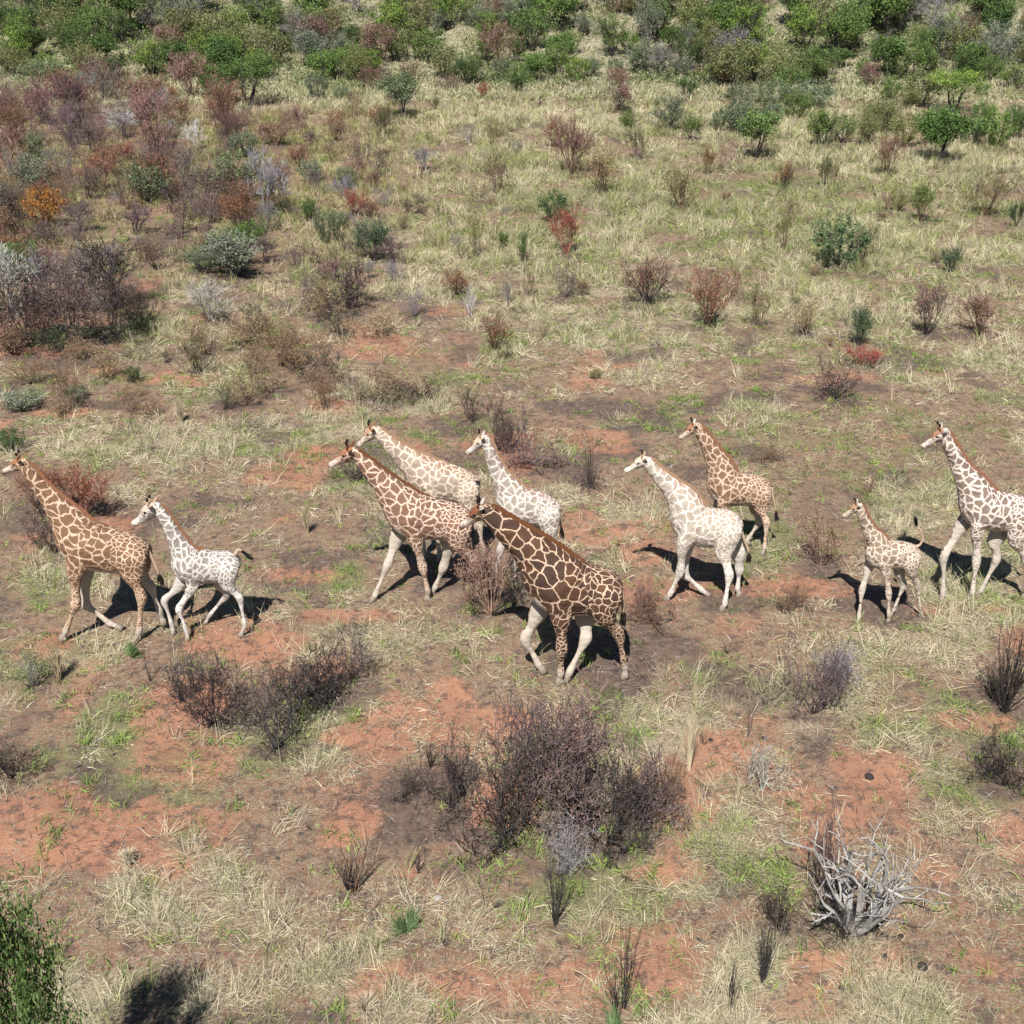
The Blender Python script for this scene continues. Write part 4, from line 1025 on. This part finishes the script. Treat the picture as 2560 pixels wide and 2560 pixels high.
# the tree at the lower left corner, whose shadow falls inside the picture
def k_neartree(rng):
    segs = []; tips = []
    for k in range(2):
        e = nrm(np.array([rng.uniform(-.25, .25), rng.uniform(-.25, .25), 1])); grow(rng, np.zeros(3), e, .5, .022, 0, 3, segs, tips, nseg=3, kids=(2, 4), ratio=.62, up=.10, spread=.75)
    A, T_ = norm_unit(segs, tips); P = clumps(rng, 60, .80, .14, .42, 130, .042, .60); T2 = T_[rng.integers(0, len(T_), 3500)] + rng.normal(size=(3500, 3)) * .035
    P = np.concatenate([P, T2]); P = P[P[:, 2] > .58]
    return build('trunk', A, 5), lmesh('crown', P, rng.uniform(.007, .016, len(P)), rng, 2.2)
kind('neartree', 1, k_neartree); NAME['neartree'] = 'small_tree'; CAT['neartree'] = 'tree'
sg = D(335, 1868); best = None
for k in range(10, 90):
    q = sg - ldir * (k * .1); z_ = q.y * cp + (CAM_H - q.z) * sp_; u = 1280 + F * q.x / z_
    if best is None or abs(u + 40) < best[0]: best = (abs(u + 40), q)
q = best[1]; print('near tree crown', q)
plant('neartree', Vector((q.x, q.y, hz(q.x, q.y))), q.z * 1.05, 1.5, 'black', 'deep', 'bright green tree cut by the lower left corner, casting a round shadow', None)

# ---- shrubs too many to name one by one: by zone, told apart by colour and place
ZR = random.Random(5)
ORD = ['first', 'second', 'third', 'fourth', 'fifth', 'sixth', 'seventh', 'eighth', 'ninth', 'tenth', 'eleventh', 'twelfth', 'thirteenth', 'fourteenth', 'fifteenth', 'sixteenth', 'seventeenth', 'eighteenth', 'nineteenth', 'twentieth']
ORD += ['twenty-' + w for w in ORD[:9]] + ['thirtieth'] + ['thirty-' + w for w in ORD[:9]]
def scatter(n, x0, x1, y0, y1, mix, where, group, hr=(.8, 1.25), px=(40, 75), avoid=22, ysc=0.0):
    done = []; made = {}
    tries = 0
    while len(done) < n and tries < n * 60:
        tries += 1
        x = ZR.uniform(x0, x1); y = ZR.uniform(y0, y1)
        if any(abs(x - a) < avoid * 1.2 and abs(y - b) < avoid * .5 for a, b in done): continue
        if any(abs(x - r[0]) < r[3] * .35 and abs(y - r[1]) < 9 for r in rows): continue
        done.append((x, y)); s = ZR.uniform(*px) * (1 + ysc * (y - y0) / (y1 - y0)); kd, wood, leaf, word = ZR.choice(mix)
        o = place(x, y, s * ZR.uniform(*hr), s, kd, wood, leaf, word + ' ' + where, word + ' scattered ' + where)
        made.setdefault(word, []).append((x, o))
    for word, l in made.items():
        l.sort(key=lambda t: t[0])
        for k, (x, o) in enumerate(l):
            if len(l) == 1: o['label'] = 'the only ' + word + ' ' + where
            else: o['label'] = (ORD[k] if k < len(l) - 1 else 'last') + ' ' + word + ' from the left ' + where
GREENS = [('bush', 'dark', 'green', 'green bush'), ('airy', 'dark', 'green', 'green bush'), ('airy', 'dark', 'deep', 'deep green bush'), ('bush', 'dark', 'olive', 'olive bush'), ('airy', 'olivew', 'olive', 'olive bush'), ('airy', 'dark', 'bright', 'vivid green bush'),
          ('airy', 'grey', 'greygreen', 'grey green bush'), ('airy', 'grey', 'greygreen', 'grey green bush'), ('tree', 'dark', 'deep', 'dark green tree'), ('tree', 'dark', 'green', 'fresh green tree'), ('lilac', 'grey', None, 'grey leafless tree'), ('rust', 'brown', 'pinkred', 'reddish shrub')]
scatter(122, -60, 1000, -28, 160, GREENS, 'on the wooded slope at the upper left', '', px=(40, 88), avoid=24)
scatter(125, 930, 2000, -28, 172, GREENS, 'on the rocky slope at the upper right', '', px=(40, 95), avoid=24)
scatter(14, 480, 1930, 128, 185, [('bush', 'dark', 'green', 'green shrub'), ('bush', 'dark', 'greygreen', 'grey green shrub'), ('rust', 'brown', 'pinkred', 'russet shrub'), ('thicket', 'purple', 'maroon', 'maroon shrub')], 'along the foot of the slope', '', px=(30, 55))
scatter(16, 1350, 1940, 170, 285, [('bush', 'dark', 'green', 'green shrub'), ('bush', 'dark', 'olive', 'olive shrub'), ('bush', 'grey', 'greygreen', 'grey green shrub')], 'on the pale grass below the right slope', '', px=(40, 75))
LEFTMIX = [('bare', 'dark', 'brown', 'dark twiggy shrub'), ('bare', 'brown', 'maroon', 'dull brown shrub'), ('lilac', 'lilac', None, 'lilac leafless shrub'), ('lilac', 'purple', None, 'purple leafless shrub'), ('bare', 'purple', 'greypurple', 'purple twiggy shrub'), ('bare', 'brown', 'brown', 'brown twiggy shrub'), ('thicket', 'purple', 'maroon', 'maroon twiggy shrub'),
           ('rust', 'brown', 'rust', 'rust leaved shrub'), ('rust', 'pink', 'pinkred', 'pinkish shrub'), ('bush', 'dark', 'greygreen', 'grey green bush'), ('bare', 'grey', 'greypurple', 'grey twiggy shrub'), ('rust', 'brown', 'brown', 'brown leaved shrub')]
scatter(120, -40, 460, 165, 520, LEFTMIX, 'in the dense scrub at the far left', '', px=(44, 92), avoid=16)
scatter(48, 420, 760, 180, 540, LEFTMIX, 'in the scrub of the upper left middle', '', px=(32, 62))
scatter(12, 740, 1000, 215, 560, [('bare', 'brown', 'brown', 'low brown shrub'), ('olive', 'brown', 'olive', 'low olive shrub'), ('bare', 'grey', 'greypurple', 'low grey shrub')], 'in the upper middle grass', '', px=(20, 38))
scatter(14, 1000, 1920, 300, 760, [('olive', 'brown', 'tan', 'low faded shrub'), ('rust', 'brown', 'tan', 'low tan shrub'), ('bush', 'olivew', 'olive', 'low olive bush')], 'in the open grassland at the right', '', px=(18, 34))
scatter(30, 0, 680, 600, 800, [('bare', 'brown', 'brown', 'low brown shrub'), ('bare', 'dark', 'olive', 'low dark shrub'), ('thicket', 'brown', 'tan', 'low tan shrub')], 'on the brown ground left above the herd', '', px=(30, 84))
scatter(8, 300, 1900, 1180, 1900, [('sapling', 'dark', None, 'little burnt twig plant')], 'on the foreground soil', '', px=(24, 46))

# small stones and dung lumps
def lump(x, y, r, mat, name, cat, label, group):
    g = D(x, y); s = px_scale(g) / DD; r = r / s; bm = bmesh.new(); bmesh.ops.create_icosphere(bm, subdivisions=3, radius=r)
    q = ZR.uniform(0, 9)
    for v in bm.verts:
        k = 1 + .5 * (vnoise(v.co.x / r + q, v.co.y / r + v.co.z / r, .9, 3) - .5) ; v.co *= float(k); v.co.z *= .6
    me = bpy.data.meshes.new(name); bm.to_mesh(me); bm.free()
    o = mesh_obj(name, me, None, mat); o.location = (g.x, g.y, g.z + r * .2); tag(o, label, cat, group)
STONE = flat_mat('weathered_stone', (0.38, 0.33, 0.30), 0.9, sc=9); CHAR = flat_mat('charred_lump', (0.045, 0.036, 0.034), 0.95, sc=14)
lump(827, 1697, 8, STONE, 'stone', 'stone', 'pale rounded stone on red soil right of the bright green cushion plant', None)
for x, y, r, t in ((1640, 1470, 8, 'black charred stump on bare red soil above the bleached dead shrub'), (1740, 1825, 9, 'large black charred stump right below the bleached dead shrub'), (1668, 1808, 6, 'small black stump just under the foot of the bleached dead shrub'),
        (1700, 1770, 5, 'tiny black stump at the right foot of the bleached dead shrub'), (1588, 1868, 6, 'black stump lowest down, left under the bleached dead shrub'), (1340, 1400, 5, 'tiny black stump beside the tall upright straw tussock'), (1440, 1395, 4, 'tiny black stump by the thin purple sapling')):
    lump(x, y, r, CHAR, 'charred_stump', 'stump', t, 'charred stumps on the soil')

# ---- ground cover: blades as real geometry, one object each
rg = np.random.default_rng(99)
def blades(name, bx, by, base_n, L, width, flat_, cols, spread, curl=.5, seg2=True, label=None, dirbias=.0):
    """bx,by tuft centres; base_n blades each"""
    n = len(bx) * base_n
    X = np.repeat(bx, base_n) + rg.normal(size=n) * np.repeat(spread, base_n); Y = np.repeat(by, base_n) + rg.normal(size=n) * np.repeat(spread, base_n)
    Z = height(X, Y) - .01
    Lb = np.repeat(L, base_n) * rg.uniform(.5, 1.15, n); az = rg.uniform(0, 6.283, n) + 0.0
    taz = np.repeat(rg.uniform(0, 6.283, len(bx)), base_n); az = np.where(rg.random(n) < dirbias, taz + rg.normal(size=n) * .35, az)
    el = np.repeat(flat_, base_n) * rg.uniform(.5, 1.4, n); el = np.clip(el, .03, 1.5)
    dx = np.cos(az) * np.cos(el); dy = np.sin(az) * np.cos(el); dz = np.sin(el)
    w = np.repeat(width, base_n) * rg.uniform(.6, 1.2, n); px_ = -np.sin(az) * w * .5; py_ = np.cos(az) * w * .5; pz_ = rg.normal(size=n) * w * .35
    B = np.stack([X, Y, Z], 1); S_ = np.stack([px_, py_, pz_], 1)
    M = B + np.stack([dx, dy, dz], 1) * (Lb * .55)[:, None]
    el2 = np.maximum(el - curl * rg.uniform(.3, 1.2, n), -.25)
    Tt = M + np.stack([np.cos(az) * np.cos(el2), np.sin(az) * np.cos(el2), np.sin(el2)], 1) * (Lb * .45)[:, None]; Tt[:, 2] = np.maximum(Tt[:, 2], Z + .012)
    V = np.stack([B - S_, B + S_, M + S_ * .8, M - S_ * .8, Tt], 1).reshape(-1, 3)
    i = (np.arange(n) * 5)[:, None]
    F_ = np.concatenate([np.concatenate([i, i + 1, i + 2], 1), np.concatenate([i, i + 2, i + 3], 1), np.concatenate([i + 3, i + 2, i + 4], 1)], 1).reshape(-1, 3)
    c = np.repeat(cols, base_n, 0) * rg.uniform(.75, 1.25, (n, 1)); c = np.concatenate([c, np.ones((n, 1))], 1); c = np.repeat(np.clip(c, 0, 1), 5, 0)
    return np_mesh(name, V, F_, 3, dict(tint=c))
def grass_mat():
    m = NT('dry_blades', .85); at = m.n('ShaderNodeAttribute', attribute_name='tint'); m.color(at.outputs['Color'])
    tr = m.n('ShaderNodeBsdfTranslucent'); m.l(at.outputs['Color'], tr.inputs[0]); mx = m.n('ShaderNodeMixShader'); mx.inputs[0].default_value = .12
    m.l(m.b.outputs[0], mx.inputs[1]); m.l(tr.outputs[0], mx.inputs[2]); m.l(mx.outputs[0], m.t.nodes['Material Output'].inputs['Surface']); return m.m
GM = grass_mat()
def sample(n, ya, yb, power=1.0, margin=1.18):
    """points in a wedge wider than the view"""
    u = rg.random(n); y = (ya ** power + u * (yb ** power - ya ** power)) ** (1 / power)
    half = (y * cp + CAM_H * sp_) * math.tan(FOV / 2) * margin
    return rg.uniform(-1, 1, n) * half, y
def pick(cands, w):
    w = np.asarray(w); i = (rg.random(len(w)) < np.clip(w, 0, 1)); return i
def colmix(base, k, alt):
    return np.array(base)[None, :] * (1 - k[:, None]) + np.array(alt)[None, :] * k[:, None]
def cover():
    # straw, lying and tufted
    x, y = sample(520000, 9.0, 106, .62); r = f_red(x, y); s = f_straw(x, y); dk = f_dark(x, y); g = f_green(x, y); far = sstep(34, 62, y)
    w = (.09 + .26 * far + .68 * s - .28 * dk) * (1 - (.82 - .35 * far) * np.clip(r, 0, 1)) + .03
    pt = fbm(x, y, .7, 400, 4) * (1 - far) + fbm(x, y, 1.7, 410, 4) * far
    w = w * (.07 + 1.7 * sstep(.42, .64, pt)); k = pick(x, w); x, y, s, dk, g, far = x[k], y[k], s[k], dk[k], g[k], far[k]
    n = len(x); print('straw tufts', n)
    c = colmix((.22, .18, .125), rg.random(n) ** .8, (.63, .55, .37)); c = c * (1 - .55 * (dk * (rg.random(n) < .7)) + .22 * s * far)[:, None]
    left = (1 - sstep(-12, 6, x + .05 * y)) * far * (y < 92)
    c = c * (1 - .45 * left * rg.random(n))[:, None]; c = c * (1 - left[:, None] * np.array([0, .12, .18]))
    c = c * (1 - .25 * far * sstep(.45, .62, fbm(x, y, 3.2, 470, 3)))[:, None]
    gk = (rg.random(n) < .13 + .26 * far + .42 * g) * rg.uniform(.4, 1, n); c = c * (1 - gk[:, None]) + np.array([.24, .28, .08]) * gk[:, None]
    tall = (rg.random(n) < .07 + .12 * s + .25 * far)
    L = np.where(tall, rg.uniform(.35, .65, n), rg.uniform(.12, .34, n)) * (1 + .3 * far); fl = np.where(tall, rg.uniform(.6, 1.3, n), rg.uniform(.05, .5, n))
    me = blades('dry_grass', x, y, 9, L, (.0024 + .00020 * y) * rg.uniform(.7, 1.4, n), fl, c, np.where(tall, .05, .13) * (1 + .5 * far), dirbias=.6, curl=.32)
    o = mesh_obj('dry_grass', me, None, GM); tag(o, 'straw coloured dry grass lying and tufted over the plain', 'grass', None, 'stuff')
    # green forbs and grass
    x, y = sample(110000, 9.0, 75, 1.5); g = f_green(x, y); r = f_red(x, y)
    w = (.10 + .50 * g) * (1 - .6 * np.clip(r, 0, 1)) * (.03 + 1.9 * sstep(.54, .66, fbm(x, y, .45, 420, 3))); k = pick(x, w); x, y = x[k], y[k]; n = len(x); print('green tufts', n)
    v = rg.random(n); c = colmix((.11, .17, .045), v, (.27, .33, .09))
    me = blades('green_grass', x, y, 12, rg.uniform(.10, .26, n), np.full(n, .013), rg.uniform(.3, 1.3, n), c, np.full(n, .06))
    o = mesh_obj('green_grass', me, None, GM); tag(o, 'fresh green grass and herbs sprouting between the straw', 'grass', None, 'stuff')
    # hillside grass
    x, y = sample(42000, 98, 150, 1.2, 1.1); w = .25 + 1.2 * sstep(.4, .6, fbm(x, y, 3, 430, 3)); k = pick(x, w); x, y = x[k], y[k]; n = len(x)
    c = colmix((.22, .22, .10), rg.random(n), (.52, .47, .32))
    me = blades('hill_grass', x, y, 5, rg.uniform(.4, .95, n), np.full(n, .05), rg.uniform(.3, 1.2, n), c, np.full(n, .3))
    o = mesh_obj('hill_grass', me, None, GM); tag(o, 'coarse grass covering the slope between the bushes', 'grass', None, 'stuff')
    # low scrub between the bushes of the slope
    x, y = sample(9000, 104, 152, 1.2, 1.1); w = sstep(.44, .58, fbm(x, y, 6, 440, 3)) * sstep(103, 110, y + 3 * vnoise(x, y, 7, 9)); k = pick(x, w); x, y = x[k], y[k]; n = len(x); per = 34
    X = np.repeat(x, per); Y = np.repeat(y, per); rr = np.repeat(rg.uniform(.35, .9, n), per); off = rg.normal(size=(n * per, 3)); off *= .5
    P = np.stack([X + off[:, 0] * rr, Y + off[:, 1] * rr, height(X, Y) + np.abs(off[:, 2]) * rr * 1.5 + .05], 1)
    V, F_ = leaves_mesh(P, rg.uniform(.06, .14, n * per), rg, 1.6)
    base = np.array([(.12, .17, .055), (.16, .19, .08), (.10, .14, .05), (.18, .17, .10), (.15, .13, .11), (.13, .19, .05)])[rg.integers(0, 6, n)]
    cc = np.repeat(np.repeat(base, per, 0) * rg.uniform(.6, 1.35, (n * per, 1)), 4, 0); cc = np.concatenate([cc, np.ones((len(cc), 1))], 1)
    o = mesh_obj('low_scrub', np_mesh('low_scrub', V, F_, 4, dict(tint=cc)), None, GM); tag(o, 'low mixed green and brown scrub filling the slope between the bushes', 'scrub', None, 'stuff')
    # fallen twigs and ash litter
    x, y = sample(90000, 9.0, 60, 1.2); d = f_dark(x, y); w = .20 + .7 * d; k = pick(x, w); x, y = x[k], y[k]; n = len(x)
    c = colmix((.05, .04, .04), (rg.random(n) < .35) * 1.0, (.33, .29, .26))
    me = blades('twig_litter', x, y, 4, rg.uniform(.06, .30, n), np.full(n, .007), rg.uniform(.03, .45, n), c, np.full(n, .16), curl=.1)
    o = mesh_obj('twig_litter', me, None, GM); tag(o, 'burnt and bleached twigs littering the soil', 'twigs', None, 'stuff')
cover()
